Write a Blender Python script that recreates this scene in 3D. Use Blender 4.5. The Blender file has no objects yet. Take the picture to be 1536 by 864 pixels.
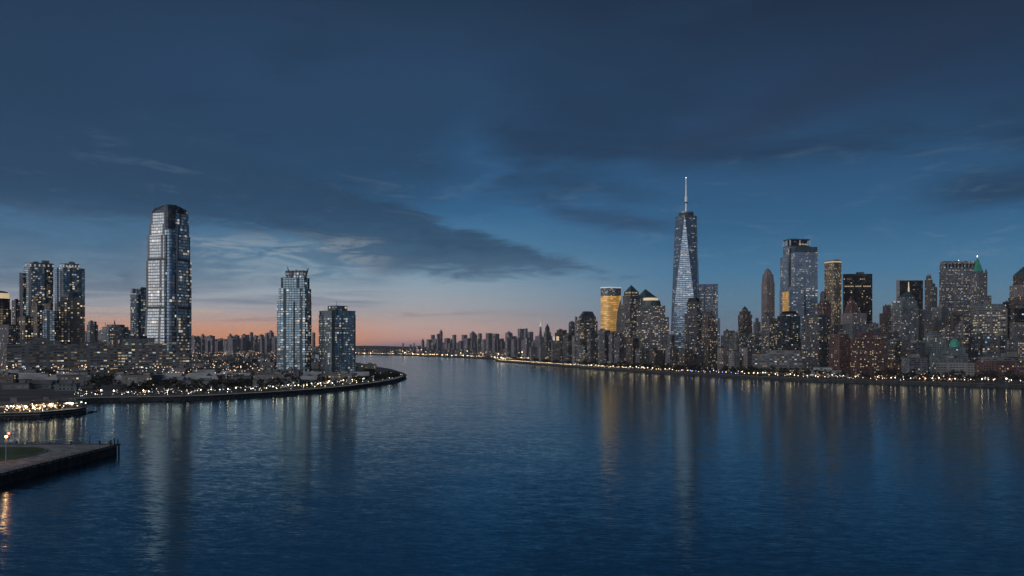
import bpy, bmesh, math, random
from mathutils import Vector, Matrix
R = math.radians
rnd = random.Random(7)
scene = bpy.context.scene
COL = scene.collection
CAM_H, F, HY, GZ = 55.0, 1200.0, 518.0, 4.0      # camera height, focal length and horizon row of a 1536 px wide frame, land height

# ------------------------------------------------------------------ helpers
def srgb(r, g, b):
    f = lambda c: (c/12.92 if c <= .04045 else ((c+.055)/1.055)**2.4)
    return (f(r/255), f(g/255), f(b/255), 1)

def tag(o, label=None, cat=None, group=None, kind=None):
    if label: o['label'] = label
    if cat: o['category'] = cat
    if group: o['group'] = group
    if kind: o['kind'] = kind
    return o

def empty(name, loc, rz=0.0):
    o = bpy.data.objects.new(name, None); COL.objects.link(o)
    o.location = loc; o.rotation_euler = (0, 0, rz); o.empty_display_size = 2
    return o

def link(name, me, parent=None, loc=(0, 0, 0), rz=0.0):
    o = bpy.data.objects.new(name, me); COL.objects.link(o)
    o.location = loc; o.rotation_euler = (0, 0, rz)
    if parent: o.parent = parent
    return o

class MB:
    """collects faces with uv in metres, builds ONE mesh"""
    def __init__(s): s.v, s.f, s.uv, s.m = [], [], [], []
    def face(s, pts, uvs=None, mi=0):
        i = len(s.v); s.v += [tuple(p) for p in pts]
        s.f.append(tuple(range(i, i+len(pts)))); s.m.append(mi)
        s.uv += uvs if uvs else [(p[0], p[1]) for p in pts]
    def prism(s, lo, hi, z0, z1, cap=True, bottom=False, mi=0, capmi=0, u0=0.0):
        n = len(lo); u = u0
        z1f = z1 if callable(z1) else (lambda p: z1)
        for i in range(n):
            a, b, c, d = lo[i], lo[(i+1) % n], hi[(i+1) % n], hi[i]
            L = math.hypot(b[0]-a[0], b[1]-a[1]); Lt = math.hypot(c[0]-d[0], c[1]-d[1]); o = (L-Lt)/2
            zc, zd = z1f(c), z1f(d)
            if Lt < .01:
                s.face([(a[0], a[1], z0), (b[0], b[1], z0), (c[0], c[1], zc)], [(u, z0), (u+L, z0), (u+L/2, zc)], mi)
            else:
                s.face([(a[0], a[1], z0), (b[0], b[1], z0), (c[0], c[1], zc), (d[0], d[1], zd)],
                       [(u, z0), (u+L, z0), (u+L-o, zc), (u+o, zd)], mi)
            u += L
        if cap: s.face([(p[0], p[1], z1f(p)) for p in hi], None, capmi)
        if bottom: s.face([(p[0], p[1], z0) for p in reversed(lo)], None, capmi)
    def box(s, cx, cy, w, d, z0, z1, rz=0.0, bottom=True, mi=0):
        c, q = math.cos(rz), math.sin(rz)
        P = [(cx+x*c-y*q, cy+x*q+y*c) for x, y in ((-w/2, -d/2), (w/2, -d/2), (w/2, d/2), (-w/2, d/2))]
        s.prism(P, P, z0, z1, True, bottom, mi, mi)
    def cone(s, cx, cy, r0, r1, z0, z1, n=10, cap=True, mi=0):
        lo = [(cx+r0*math.cos(2*math.pi*i/n), cy+r0*math.sin(2*math.pi*i/n)) for i in range(n)]
        hi = [(cx+r1*math.cos(2*math.pi*i/n), cy+r1*math.sin(2*math.pi*i/n)) for i in range(n)]
        s.prism(lo, hi, z0, z1, cap and r1 > .01, False, mi, mi)
    def tube(s, a, b, r0, r1, n=6, mi=0):
        a, b = Vector(a), Vector(b); d = (b-a).normalized()
        x = d.cross(Vector((0, 0, 1)) if abs(d.z) < .9 else Vector((1, 0, 0))).normalized(); y = d.cross(x)
        A = [a+r0*(x*math.cos(2*math.pi*i/n)+y*math.sin(2*math.pi*i/n)) for i in range(n)]
        B = [b+r1*(x*math.cos(2*math.pi*i/n)+y*math.sin(2*math.pi*i/n)) for i in range(n)]
        for i in range(n):
            s.face([A[i], A[i-1], B[i-1], B[i]], None, mi)
        s.face(B, None, mi)
    def ball(s, cx, cy, cz, r, n=8, m=5, sz=1.0, mi=0):
        pt = lambda i, j: (cx+r*math.sin(math.pi*j/m)*math.cos(2*math.pi*i/n), cy+r*math.sin(math.pi*j/m)*math.sin(2*math.pi*i/n), cz-r*sz*math.cos(math.pi*j/m))
        for j in range(m):
            for i in range(n):
                if j == 0: s.face([pt(0, 0), pt(i+1, 1), pt(i, 1)], None, mi)
                elif j == m-1: s.face([pt(i, j), pt(i+1, j), pt(0, m)], None, mi)
                else: s.face([pt(i, j), pt(i+1, j), pt(i+1, j+1), pt(i, j+1)], None, mi)
    def mesh(s, name, mats):
        me = bpy.data.meshes.new(name); me.from_pydata(s.v, [], s.f)
        ul = me.uv_layers.new(name='UVMap')
        ul.data.foreach_set('uv', [c for p in s.uv for c in p])
        for m in (mats if isinstance(mats, (list, tuple)) else [mats]): me.materials.append(m)
        me.polygons.foreach_set('material_index', s.m); me.update()
        return me
    def build(s, name, mats, parent=None, loc=(0, 0, 0), rz=0.0):
        return link(name, s.mesh(name, mats), parent, loc, rz)

def gd(y, z=0.0): return (CAM_H-z)*F/(y-HY)               # distance at which height z shows on row y
def wp(px, y, z=0.0):
    d = gd(y, z); return ((px-768)/F*d, d)

# ------------------------------------------------------------------ node helper
class NT:
    def __init__(s, tree): s.t = tree; s.n = tree.nodes; s.l = tree.links
    def new(s, typ, **kw):
        n = s.n.new(typ)
        for k, v in kw.items(): setattr(n, k, v)
        return n
    def put(s, sock, v):
        if isinstance(v, bpy.types.NodeSocket): s.l.new(v, sock)
        else: sock.default_value = v
    def m(s, op, a, b=None, c=None, clamp=False):
        n = s.new('ShaderNodeMath', operation=op, use_clamp=clamp); s.put(n.inputs[0], a)
        if b is not None: s.put(n.inputs[1], b)
        if c is not None: s.put(n.inputs[2], c)
        return n.outputs[0]
    def add(s, a, b): return s.m('ADD', a, b)
    def sub(s, a, b): return s.m('SUBTRACT', a, b)
    def mul(s, a, b): return s.m('MULTIPLY', a, b)
    def vm(s, op, a, b=None):
        n = s.new('ShaderNodeVectorMath', operation=op); s.put(n.inputs[0], a)
        if b is not None:
            if op == 'SCALE': s.put(n.inputs[3], b)
            else: s.put(n.inputs[1], b)
        return n.outputs[0]
    def xyz(s, x, y, z=0.0):
        n = s.new('ShaderNodeCombineXYZ')
        for i, v in enumerate((x, y, z)): s.put(n.inputs[i], v)
        return n.outputs[0]
    def sep(s, v):
        n = s.new('ShaderNodeSeparateXYZ'); s.put(n.inputs[0], v); return n.outputs
    def step(s, x, lo, hi, a=0.0, b=1.0):
        n = s.new('ShaderNodeMapRange', interpolation_type='SMOOTHSTEP'); n.clamp = True
        for i, v in enumerate((x, lo, hi, a, b)): s.put(n.inputs[i], v)
        return n.outputs[0]
    def mix(s, f, a, b, typ='MIX'):
        n = s.new('ShaderNodeMix', data_type='RGBA', blend_type=typ)
        s.put(n.inputs[0], f); s.put(n.inputs[6], a); s.put(n.inputs[7], b); return n.outputs[2]
    def mixf(s, f, a, b):
        n = s.new('ShaderNodeMix', data_type='FLOAT'); s.put(n.inputs[0], f); s.put(n.inputs[2], a); s.put(n.inputs[3], b); return n.outputs[0]
    def noise(s, vec, scale, detail=4, rough=.55, dist=0.0, out=0, dim='3D'):
        n = s.new('ShaderNodeTexNoise', noise_dimensions=dim); s.put(n.inputs['Vector'], vec)
        n.inputs['Scale'].default_value = scale; n.inputs['Detail'].default_value = detail
        n.inputs['Roughness'].default_value = rough; n.inputs['Distortion'].default_value = dist
        return n.outputs[out]
    def ramp(s, fac, stops):
        n = s.new('ShaderNodeValToRGB'); e = n.color_ramp.elements
        n.color_ramp.interpolation = 'EASE' if False else 'LINEAR'
        while len(e) < len(stops): e.new(.5)
        for el, (p, c) in zip(e, stops): el.position = p; el.color = c
        s.put(n.inputs[0], fac); return n.outputs[0]

# ------------------------------------------------------------------ sky
SUN_AZ, SUN_EL = -78.0, -1.0
def make_world():
    w = bpy.data.worlds.new('World'); scene.world = w; w.use_nodes = True
    T = NT(w.node_tree); T.n.clear()
    d = T.vm('NORMALIZE', T.new('ShaderNodeTexCoord').outputs['Generated'])
    x, y, z = T.sep(d)
    el = T.mul(T.m('ARCSINE', z), 57.2958); az = T.mul(T.m('ARCTAN2', x, y), 57.2958)
    e0 = T.m('MAXIMUM', el, 0.0); fac = T.m('DIVIDE', e0, 40.0, clamp=True)
    warm = T.ramp(fac, [(p/40, srgb(*c)) for p, c in [(0, (150, 128, 140)), (.5, (214, 164, 152)), (1.2, (218, 182, 170)), (1.9, (200, 182, 178)), (2.7, (178, 178, 184)), (3.6, (162, 174, 185)), (4.8, (138, 165, 184)), (6.6, (86, 133, 166)), (9.4, (52, 106, 150)), (12, (44, 90, 132)), (16, (40, 74, 110)), (22, (35, 59, 87)), (25, (19, 40, 62)), (30, (5, 14, 24))]])
    cool = T.ramp(fac, [(p/40, srgb(*c)) for p, c in [(0, (122, 128, 146)), (1.5, (114, 136, 156)), (3, (96, 134, 160)), (5, (72, 122, 158)), (8, (49, 98, 138)), (12, (41, 82, 120)), (16, (36, 64, 96)), (22, (28, 46, 70)), (25, (16, 34, 53)), (30, (5, 13, 23))]])
    wfac = T.step(az, -8.0, 15.0, 1.0, 0.0)
    col = T.mix(wfac, cool, warm)
    vec = T.xyz(T.mul(az, .10), T.mul(el, .42))
    n1 = T.sub(T.noise(vec, 1.0, 6, .58, .6), .5)
    n2 = T.sub(T.noise(T.xyz(T.mul(az, .26), T.mul(el, 1.15), 5.0), 1.0, 9, .66, 1.0), .5)
    nb = T.sub(T.noise(T.xyz(T.mul(az, .055), T.mul(el, .16), 9.0), 1.0, 4, .5, .5), .5)
    n3a = T.sub(T.noise(T.xyz(T.add(T.mul(az, .09), T.mul(el, .10)), T.mul(el, .62), 33.0), 1.0, 9, .66, 1.1), .5)
    # high thin dark veil
    veil = T.m('MAXIMUM', T.mul(T.step(T.add(T.add(nb, T.mul(n1, .35)), T.mul(n2, .12)), -.07, .17), T.step(el, 8.5, 13.0)), T.mul(T.mul(T.step(T.add(az, T.mul(nb, 30.0)), 2.0, -12.0), T.step(el, 8.0, 11.0)), T.step(el, 14.0, 20.0, .95, .25)))
    col = T.mix(T.mul(veil, .66), col, srgb(31, 56, 83))
    # diagonal dark streaks over the right half
    st = T.sub(T.add(el, T.mul(az, .16)), T.add(10.1, T.mul(n1, 2.2)))
    sm = T.mul(T.step(T.m('ABSOLUTE', st), .1, 1.1, 1.0, 0.0), T.mul(T.step(az, 1.0, 4.0), T.step(az, 9.0, 13.0, 1.0, 0.0)))
    col = T.mix(T.mul(sm, .62), col, srgb(42, 66, 98))
    st2 = T.sub(T.sub(el, T.mul(az, .30)), T.add(10.2, T.mul(n1, 3.0)))
    sm2 = T.mul(T.step(T.m('ABSOLUTE', st2), .2, 2.6, 1.0, 0.0), T.step(az, 8.0, 13.0))
    col = T.mix(T.mul(sm2, .5), col, srgb(38, 54, 80))
    st3 = T.sub(el, T.add(9.6, T.mul(n1, 2.5)))
    sm3 = T.mul(T.step(T.m('ABSOLUTE', st3), .2, 1.5, 1.0, 0.0), T.step(az, 25.0, 31.0))
    col = T.mix(T.mul(sm3, .6), col, srgb(28, 44, 68))
    # pale streaks low over the right half
    p2 = T.mul(T.step(T.add(n2, T.mul(n1, .4)), .02, .22), T.mul(T.mul(T.step(el, 4.2, 5.5), T.step(el, 7.0, 8.6, 1.0, 0.0)), T.step(az, 8.0, 20.0)))
    col = T.mix(T.mul(p2, .35), col, srgb(92, 130, 162))
    # the long dark bank with its wedge end
    top = T.sub(10.2, T.mul(T.add(az, 8.0), .31))
    bot = T.add(4.3, T.mul(T.step(az, -8.0, -17.0), 2.9))
    tm = T.step(T.sub(T.add(top, T.add(T.mul(n1, 2.2), T.mul(n2, 2.0))), el), 0.0, .9)
    bm = T.step(T.sub(el, T.sub(bot, T.add(T.mul(n1, 2.6), T.mul(n2, 3.0)))), 0.0, 1.5)
    bank = T.mul(T.mul(tm, bm), T.step(el, 9.0, 15.0, 1.0, .35))
    col = T.mix(T.mul(bank, T.add(.80, T.mul(n2, .7))), col, T.mix(T.step(el, 4.5, 7.5), srgb(64, 96, 126), srgb(36, 65, 94)))
    # slate veil low at the far left
    fl_ = T.mul(T.mul(T.step(el, 2.6, 4.2), T.step(el, 7.5, 9.5, 1.0, 0.0)), T.step(T.add(az, T.mul(n1, 9.0)), -17.0, -25.0))
    col = T.mix(T.mul(fl_, T.add(.62, n2)), col, srgb(58, 90, 122))
    # pale ragged streaks under the bank
    lm = T.mul(T.mul(T.step(el, 3.6, 4.8), T.step(el, 6.6, 8.2, 1.0, 0.0)), T.mul(T.step(az, -27.0, -20.0), T.step(T.add(az, T.mul(n1, 8.0)), -11.5, -6.5, 1.0, 0.0)))
    ls = T.mul(lm, T.step(T.add(n2, T.mul(n1, .3)), -.06, .13))
    col = T.mix(T.mul(lm, T.step(T.sub(n1, n2), -.15, .2, .15, .75)), col, srgb(76, 106, 134))
    col = T.mix(T.mul(ls, .70), col, srgb(146, 160, 170))
    lm2 = T.mul(T.mul(T.step(el, 4.8, 5.4), T.step(el, 5.8, 6.6, 1.0, 0.0)), T.step(az, -31.0, -24.0, .7, .3))
    col = T.mix(T.mul(T.mul(lm2, T.step(n2, 0.0, .22)), T.step(az, -8.0, -20.0)), col, srgb(92, 124, 150))
    fs = T.mul(T.mul(T.step(el, 4.0, 6.0), T.step(el, 11.0, 16.0, 1.0, 0.0)), T.step(T.add(n2, T.mul(n3a, .5)), .02, .26))
    col = T.mix(T.mul(fs, .20), col, srgb(112, 138, 162))
    fd = T.mul(T.step(el, 7.0, 11.0), T.step(T.add(n3a, T.mul(nb, .6)), .02, .24))
    col = T.mix(T.mul(fd, .34), col, srgb(29, 50, 77))
    # low slate cloud above the glow, and thin bars in it
    n3 = T.sub(T.noise(T.xyz(T.mul(az, .10), T.mul(el, 1.9), 21.0), 1.0, 5, .55, .4), .5)
    sl = T.mul(T.mul(T.step(el, 2.3, 3.0), T.step(T.add(el, T.mul(n1, 2.0)), 3.6, 4.8, 1.0, 0.0)), T.step(T.add(az, T.mul(n1, 12.0)), -13.0, -7.0, 1.0, 0.05))
    col = T.mix(T.mul(sl, T.mul(T.step(n3, -.1, .16), .55)), col, srgb(92, 112, 140))
    bars = T.mul(T.mul(T.step(el, .9, 1.5), T.step(el, 2.0, 2.9, 1.0, 0.0)), T.step(n3, .0, .14))
    col = T.mix(T.mul(T.mul(bars, .45), T.step(az, -2.0, 4.0, 1.0, 0.0)), col, srgb(136, 124, 138))
    lit = T.mul(T.mul(T.step(el, .8, 1.4), T.step(el, 2.0, 2.6, 1.0, 0.0)), T.step(n3, -.02, -.16))
    col = T.mix(T.mul(T.mul(lit, .75), T.step(az, -16.0, -9.0, 1.0, 0.0)), col, srgb(232, 188, 152))
    # the orange left on the skyline
    og = T.mul(T.step(el, .4, 2.4, 1.0, 0.0), T.step(T.m('ABSOLUTE', T.add(az, 23.0)), 9.0, 16.0, 1.0, 0.0))
    col = T.mix(T.mul(og, .80), col, srgb(236, 156, 108))
    vignette = T.mul(T.mul(T.step(T.m('ABSOLUTE', az), 14.0, 36.0), T.step(el, 7.0, 20.0)), .30)  # corner vignette put into the sky colour
    col = T.mix(vignette, col, srgb(18, 34, 54))
    # afterglow where the sun went down, outside the frame on the left
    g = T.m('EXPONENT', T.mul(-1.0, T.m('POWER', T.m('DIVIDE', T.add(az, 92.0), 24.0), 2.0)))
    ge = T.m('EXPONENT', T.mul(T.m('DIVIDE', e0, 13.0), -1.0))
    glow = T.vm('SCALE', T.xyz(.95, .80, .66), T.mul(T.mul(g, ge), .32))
    sky = T.new('ShaderNodeTexSky', sky_type='NISHITA'); sky.sun_disc = False
    sky.sun_elevation = R(SUN_EL); sky.sun_rotation = R(SUN_AZ); sky.altitude = 50
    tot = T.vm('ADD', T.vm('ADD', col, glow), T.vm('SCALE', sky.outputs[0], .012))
    bg = T.new('ShaderNodeBackground'); T.l.new(tot, bg.inputs[0]); bg.inputs[1].default_value = 1.0
    T.l.new(bg.outputs[0], T.new('ShaderNodeOutputWorld').inputs[0])
make_world()

sl = bpy.data.lights.new('sun', 'SUN'); sl.energy = 1.25; sl.angle = R(60); sl.color = (1, .965, .93)
so = bpy.data.objects.new('sun', sl); COL.objects.link(so)
sd = Vector((math.sin(R(-132)), math.cos(R(-132)), math.tan(R(20))))
so.rotation_euler = sd.to_track_quat('Z', 'Y').to_euler(); so.location = sd*3000

cd = bpy.data.cameras.new('camera'); cam = bpy.data.objects.new('camera', cd); COL.objects.link(cam)
cam.location = (0, 0, CAM_H); cam.rotation_euler = (R(90), 0, 0)
cd.lens = 36*F/1536; cd.shift_y = (HY-432)/1536; cd.clip_start = 1; cd.clip_end = 150000
scene.camera = cam
scene.view_settings.view_transform = 'Standard'; scene.view_settings.look = 'None'
scene.view_settings.exposure = 0; scene.view_settings.gamma = 1
scene.cycles.use_denoising = True
scene.cycles.max_bounces = 5; scene.cycles.diffuse_bounces = 2; scene.cycles.glossy_bounces = 3
scene.cycles.sample_clamp_indirect = 4; scene.cycles.caustics_reflective = False

# ------------------------------------------------------------------ materials
def mat(name, col, rough=.7, metal=0.0, noise=None, emit=None, es=0.0, sampling=None):
    m = bpy.data.materials.new(name); m.use_nodes = True; T = NT(m.node_tree)
    p = T.n['Principled BSDF']
    p.inputs['Roughness'].default_value = rough; p.inputs['Metallic'].default_value = metal
    c = (*col, 1) if len(col) == 3 else col
    if noise:
        sc, amt = noise
        pos = T.new('ShaderNodeNewGeometry').outputs['Position']
        f = T.noise(pos, sc, 5, .6)
        lo = tuple(v*(1-amt) for v in c[:3])+(1,); hi = tuple(min(1, v*(1+amt)) for v in c[:3])+(1,)
        T.put(p.inputs['Base Color'], T.mix(T.step(f, .3, .7), lo, hi))
    else: p.inputs['Base Color'].default_value = c
    if emit:
        p.inputs['Emission Color'].default_value = (*emit, 1); p.inputs['Emission Strength'].default_value = es
    if sampling: m.cycles.emission_sampling = sampling
    return m

def facade_group():
    g = bpy.data.node_groups.new('facade', 'ShaderNodeTree'); I = g.interface
    def inp(n, t, v):
        s = I.new_socket(n, in_out='INPUT', socket_type=t); s.default_value = v
    inp('Wall', 'NodeSocketColor', (.1, .1, .1, 1)); inp('Glass', 'NodeSocketColor', (.1, .1, .1, 1))
    for n in ('CW', 'CH', 'FX', 'FY', 'Lit', 'Run', 'Warm', 'Strength', 'Seed', 'Metal', 'Rough', 'Even'): inp(n, 'NodeSocketFloat', .5)
    I.new_socket('BSDF', in_out='OUTPUT', socket_type='NodeSocketShader')
    T = NT(g); gi = T.new('NodeGroupInput').outputs; go = T.new('NodeGroupOutput')
    uv = T.new('ShaderNodeUVMap'); uv.uv_map = 'UVMap'
    u, v, _ = T.sep(uv.outputs[0])
    gx = T.m('DIVIDE', u, gi['CW']); gy = T.m('DIVIDE', v, gi['CH'])
    cx, cy = T.m('FLOOR', gx), T.m('FLOOR', gy)
    fx, fy = T.m('ABSOLUTE', T.sub(T.m('FRACT', gx), .5)), T.m('ABSOLUTE', T.sub(T.m('FRACT', gy), .5))
    mask = T.mul(T.m('LESS_THAN', fx, T.mul(gi['FX'], .5)), T.m('LESS_THAN', fy, T.mul(gi['FY'], .5)))
    seed = T.add(gi['Seed'], T.mul(T.new('ShaderNodeObjectInfo').outputs['Random'], 91.0))
    fl = T.new('ShaderNodeTexWhiteNoise', noise_dimensions='2D'); T.put(fl.inputs[0], T.xyz(T.m('FLOOR', T.m('DIVIDE', cy, 1.0)), seed))
    frow = T.mixf(T.m('GREATER_THAN', gi['Even'], .5), T.add(.30, T.mul(T.m('POWER', fl.outputs['Value'], 2.0), 1.9)), 1.0)
    pier = T.m('MAXIMUM', T.m('GREATER_THAN', T.m('FRACT', T.add(T.m('DIVIDE', cx, 6.0), .01)), .15), T.m('GREATER_THAN', gi['Even'], .2))
    mask = T.mul(mask, pier)
    def white(vec):
        n = T.new('ShaderNodeTexWhiteNoise', noise_dimensions='3D'); T.put(n.inputs[0], vec); return n.outputs['Value'], n.outputs['Color']
    w1, c1 = white(T.xyz(cx, cy, seed)); r, gg, b = T.sep(c1)
    w0, _ = white(T.xyz(cy, 3.0, seed))
    w2, _ = white(T.xyz(T.m('FLOOR', T.add(T.m('DIVIDE', cx, 6.0), T.mul(w0, 6.0))), cy, T.add(seed, 17.0)))
    cl = T.step(T.noise(T.xyz(cx, T.mul(cy, .8), seed), .13, 2, .5), .32, .68, .25, 1.9); cl = T.mul(cl, frow)
    lit = T.m('MAXIMUM', T.m('LESS_THAN', w1, T.mul(gi['Lit'], cl)), T.mul(T.m('LESS_THAN', w2, T.mul(gi['Run'], cl)), T.m('LESS_THAN', r, .72)))
    br = T.mixf(gi['Even'], T.add(.06, T.mul(T.m('POWER', gg, 3.6), .72)), .50)
    dim = T.mul(T.m('LESS_THAN', r, .55), T.mul(gg, .055))
    lc = T.mix(T.m('LESS_THAN', b, gi['Warm']), (.80, .90, 1.0, 1), T.mix(r, (1.0, .80, .52, 1), (1.0, .62, .27, 1)))
    lc = T.mix(T.m('GREATER_THAN', gi['Warm'], 1.5), lc, (1.0, .52, .13, 1))
    pos = T.new('ShaderNodeNewGeometry')
    grime = T.step(T.noise(pos.outputs['Position'], .035, 5, .6), .3, .7, .72, 1.2)
    wall = T.mix(1.0, gi['Wall'], T.xyz(grime, grime, grime), 'MULTIPLY')
    pane = T.mix(1.0, gi['Glass'], T.xyz(T.mixf(w1, .7, 1.2), T.mixf(w1, .7, 1.2), T.mixf(w1, .7, 1.2)), 'MULTIPLY')
    p = T.new('ShaderNodeBsdfPrincipled')
    T.put(p.inputs['Base Color'], T.mix(mask, wall, pane))
    T.put(p.inputs['Roughness'], T.mixf(mask, .75, gi['Rough'])); T.put(p.inputs['Metallic'], T.mul(mask, gi['Metal']))
    tilt = T.vm('SCALE', T.vm('SUBTRACT', c1, (.5, .5, .5)), T.mul(mask, .09))
    T.put(p.inputs['Normal'], T.vm('NORMALIZE', T.vm('ADD', pos.outputs['Normal'], tilt)))
    T.put(p.inputs['Emission Color'], lc)
    T.put(p.inputs['Emission Strength'], T.mul(T.mul(T.add(T.mul(lit, br), dim), mask), gi['Strength']))
    T.l.new(p.outputs[0], go.inputs[0])
    return g
FG = facade_group()
def fac(name, wall, glass, cw, ch, fx, fy, lit, run, warm, st, metal=.7, rough=.18, even=0.0):
    m = bpy.data.materials.new(name); m.use_nodes = True; T = NT(m.node_tree); T.n.clear()
    g = T.new('ShaderNodeGroup'); g.node_tree = FG
    g.inputs['Wall'].default_value = (*wall, 1); g.inputs['Glass'].default_value = (*glass, 1)
    for k, v in dict(CW=cw, CH=ch, FX=fx, FY=fy, Lit=lit, Run=run, Warm=warm, Strength=st, Seed=len(bpy.data.materials)*7.3, Metal=metal, Rough=rough, Even=even).items(): g.inputs[k].default_value = v
    T.l.new(g.outputs[0], T.new('ShaderNodeOutputMaterial').inputs[0])
    m.cycles.emission_sampling = 'NONE'
    return m
M = {}
M['roof'] = mat('roof_felt', (.13, .13, .14), .85, noise=(.05, .4))
M['roofpale'] = mat('pale_roof', (.36, .38, .40), .8, noise=(.05, .3))
M['dark'] = mat('dark_metal', (.02, .022, .026), .5, .3)
M['steel'] = mat('steel', (.30, .32, .35), .4, .6)
M['concrete'] = mat('concrete', (.22, .22, .23), .85, noise=(.08, .35))
M['copper'] = mat('glowing_green_copper', (.06, .26, .20), .55, noise=(.2, .3), emit=(.05, .55, .40), es=.05, sampling='NONE')  # faint green glow put into the copper itself
M['slate'] = mat('slate_blue_roof', (.05, .09, .11), .45, noise=(.1, .3))
M['bark'] = mat('bark', (.04, .03, .025), .9)
M['leaf'] = mat('foliage', (.022, .030, .022), .8, noise=(.35, .5))
M['leaf2'] = mat('brown_foliage', (.034, .030, .026), .8, noise=(.35, .5))
M['grass'] = mat('lawn', (.035, .070, .026), .95, noise=(.15, .5))
M['soil'] = mat('city_ground', (.065, .066, .074), .95, noise=(.02, .5))
M['path'] = mat('promenade_paving', (.36, .36, .35), .85, noise=(.1, .25))
M['asphalt'] = mat('asphalt', (.05, .05, .055), .9, noise=(.1, .3))
M['wallstone'] = mat('seawall_stone', (.040, .042, .048), .9, noise=(.2, .5))
M['timber'] = mat('timber', (.035, .030, .028), .85, noise=(.6, .4))
M['lampwarm'] = mat('lamp_warm', (.8, .7, .5), .5, emit=(1, .72, .40), es=13, sampling='NONE')
for n_, c_, e_ in (('amber', (1, .52, .20), 1.9), ('rose', (1, .60, .46), 1.0), ('cream', (1, .84, .60), 2.0), ('coolw', (.86, .95, 1), 1.2)): M['town'+n_] = mat('town_light_'+n_, (.5, .4, .3), .5, emit=c_, es=e_, sampling='NONE')
M['lampwhite'] = mat('lamp_white', (.8, .8, .8), .5, emit=(.95, 1.0, .82), es=5.5, sampling='NONE')
M['lampblue'] = mat('lamp_blue', (.3, .4, .9), .5, emit=(.12, .26, 1), es=7, sampling='NONE')
M['lampred'] = mat('lamp_red', (.8, .1, .1), .5, emit=(1, .10, .05), es=10, sampling='NONE')
M['lamporange'] = mat('lamp_orange', (.8, .4, .2), .5, emit=(1, .36, .11), es=14)
M['glowwhite'] = mat('lit_crown_panel', (.5, .5, .5), .5, emit=(.95, .93, .88), es=.45, sampling='NONE')
M['glowwarm'] = mat('lit_warm_panel', (.5, .45, .35), .5, emit=(1, .74, .42), es=.55, sampling='NONE')
M['win_warm'] = mat('lit_window_warm', (.5, .4, .3), .4, emit=(1, .74, .42), es=.34, sampling='NONE')
M['win_cool'] = mat('lit_window_cool', (.5, .5, .5), .4, emit=(.86, .94, 1), es=.30, sampling='NONE')
M['mast'] = mat('lit_mast', (.6, .6, .62), .4, emit=(.85, .9, 1), es=.16, sampling='NONE')
M['hill'] = mat('far_hills', (.05, .055, .065), .95)
# facades:          wall               glass              cw   ch   fx   fy   lit  run  warm st
M['gs'] = fac('silver_glass', (.25, .27, .29), (.33, .365, .405), 4.6, 5.2, .90, .72, .08, .16, .60, .9)
M['gsbay'] = fac('blue_glass_bay', (.075, .115, .165), (.12, .19, .28), 4.6, 5.2, .88, .74, .05, .05, .4, .9)
M['gsdark'] = fac('dark_glass', (.012, .018, .030), (.020, .035, .065), 4.6, 5.2, .90, .8, .008, .0, .5, .5, .5, .2)
M['louvre'] = fac('dark_louvre', (.09, .10, .115), (.07, .075, .085), 3.0, 1.6, .9, .5, .0, .0, .5, 0, .2, .5)
M['resi'] = fac('teal_glass', (.085, .125, .15), (.13, .20, .26), 4.4, 3.6, .84, .72, .14, .12, .42, .95)
M['resi2'] = fac('grey_teal_glass', (.19, .24, .27), (.24, .32, .39), 3.8, 3.6, .80, .66, .14, .12, .30, .8)
M['resislot'] = fac('slot_glass', (.03, .045, .058), (.045, .07, .09), 4.0, 3.6, .8, .6, .05, .0, .6, .8)
M['twin'] = fac('navy_glass', (.060, .085, .115), (.12, .19, .26), 4.6, 4.2, .80, .70, .17, .03, .66, 1.1)
M['balcony'] = fac('pale_balconies', (.42, .43, .45), (.20, .22, .25), 5.5, 4.2, .7, .45, .35, .1, .5, .8, .3)
M['stonewarm'] = fac('warm_stone', (.17, .15, .14), (.07, .07, .08), 5.2, 4.4, .55, .55, .30, .14, .88, 1.5)
M['orange'] = fac('amber_lit_stone', (.17, .13, .10), (.06, .06, .06), 5.5, 4.6, .62, .58, .55, .25, .97, 1.6)
M['office'] = fac('grey_office', (.165, .18, .21), (.08, .10, .13), 3.6, 3.6, .70, .50, .12, .32, .60, 1.0)
M['officedark'] = fac('dark_office', (.085, .092, .11), (.05, .065, .085), 3.6, 3.6, .70, .50, .12, .26, .68, .95)
M['bands'] = fac('banded_office', (.20, .205, .215), (.05, .06, .07), 5.0, 4.6, .90, .40, .10, .34, .60, 1.0)
M['wfc'] = fac('banded_granite', (.135, .14, .16), (.07, .08, .10), 4.2, 4.0, .86, .46, .16, .62, .72, .95)
M['gold'] = fac('gold_lit_glass', (.30, .20, .09), (.40, .30, .16), 9.0, 4.8, .985, .84, 9.0, 9.0, 2.0, .95, .5, .25, .50)
M['wtc'] = fac('pale_blue_glass', (.155, .225, .31), (.26, .35, .46), 8.0, 5.4, .94, .58, .08, .34, .14, .55, .6, .2, .21)
M['wtcside'] = fac('blue_glass', (.085, .145, .215), (.20, .29, .40), 7.0, 5.4, .92, .60, .06, .18, .2, .6, .6, .2, .22)
M['blueglass'] = fac('blue_office_glass', (.22, .28, .36), (.25, .33, .44), 4.6, 4.8, .86, .52, .10, .40, .55, .9)
M['stone'] = fac('grey_stone', (.155, .165, .19), (.06, .065, .08), 3.6, 3.6, .46, .5, .20, .05, .70, 1.0)
M['pink'] = fac('rose_stone', (.26, .23, .245), (.11, .10, .10), 4.0, 4.4, .45, .55, .12, .0, .7, 1.0)
M['brown'] = fac('brown_brick', (.10, .085, .09), (.045, .045, .05), 3.6, 3.4, .5, .5, .22, .06, .85, 1.0)
M['red'] = fac('red_brick', (.125, .075, .08), (.05, .04, .045), 3.6, 3.6, .5, .5, .17, .12, .9, .9)
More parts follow.
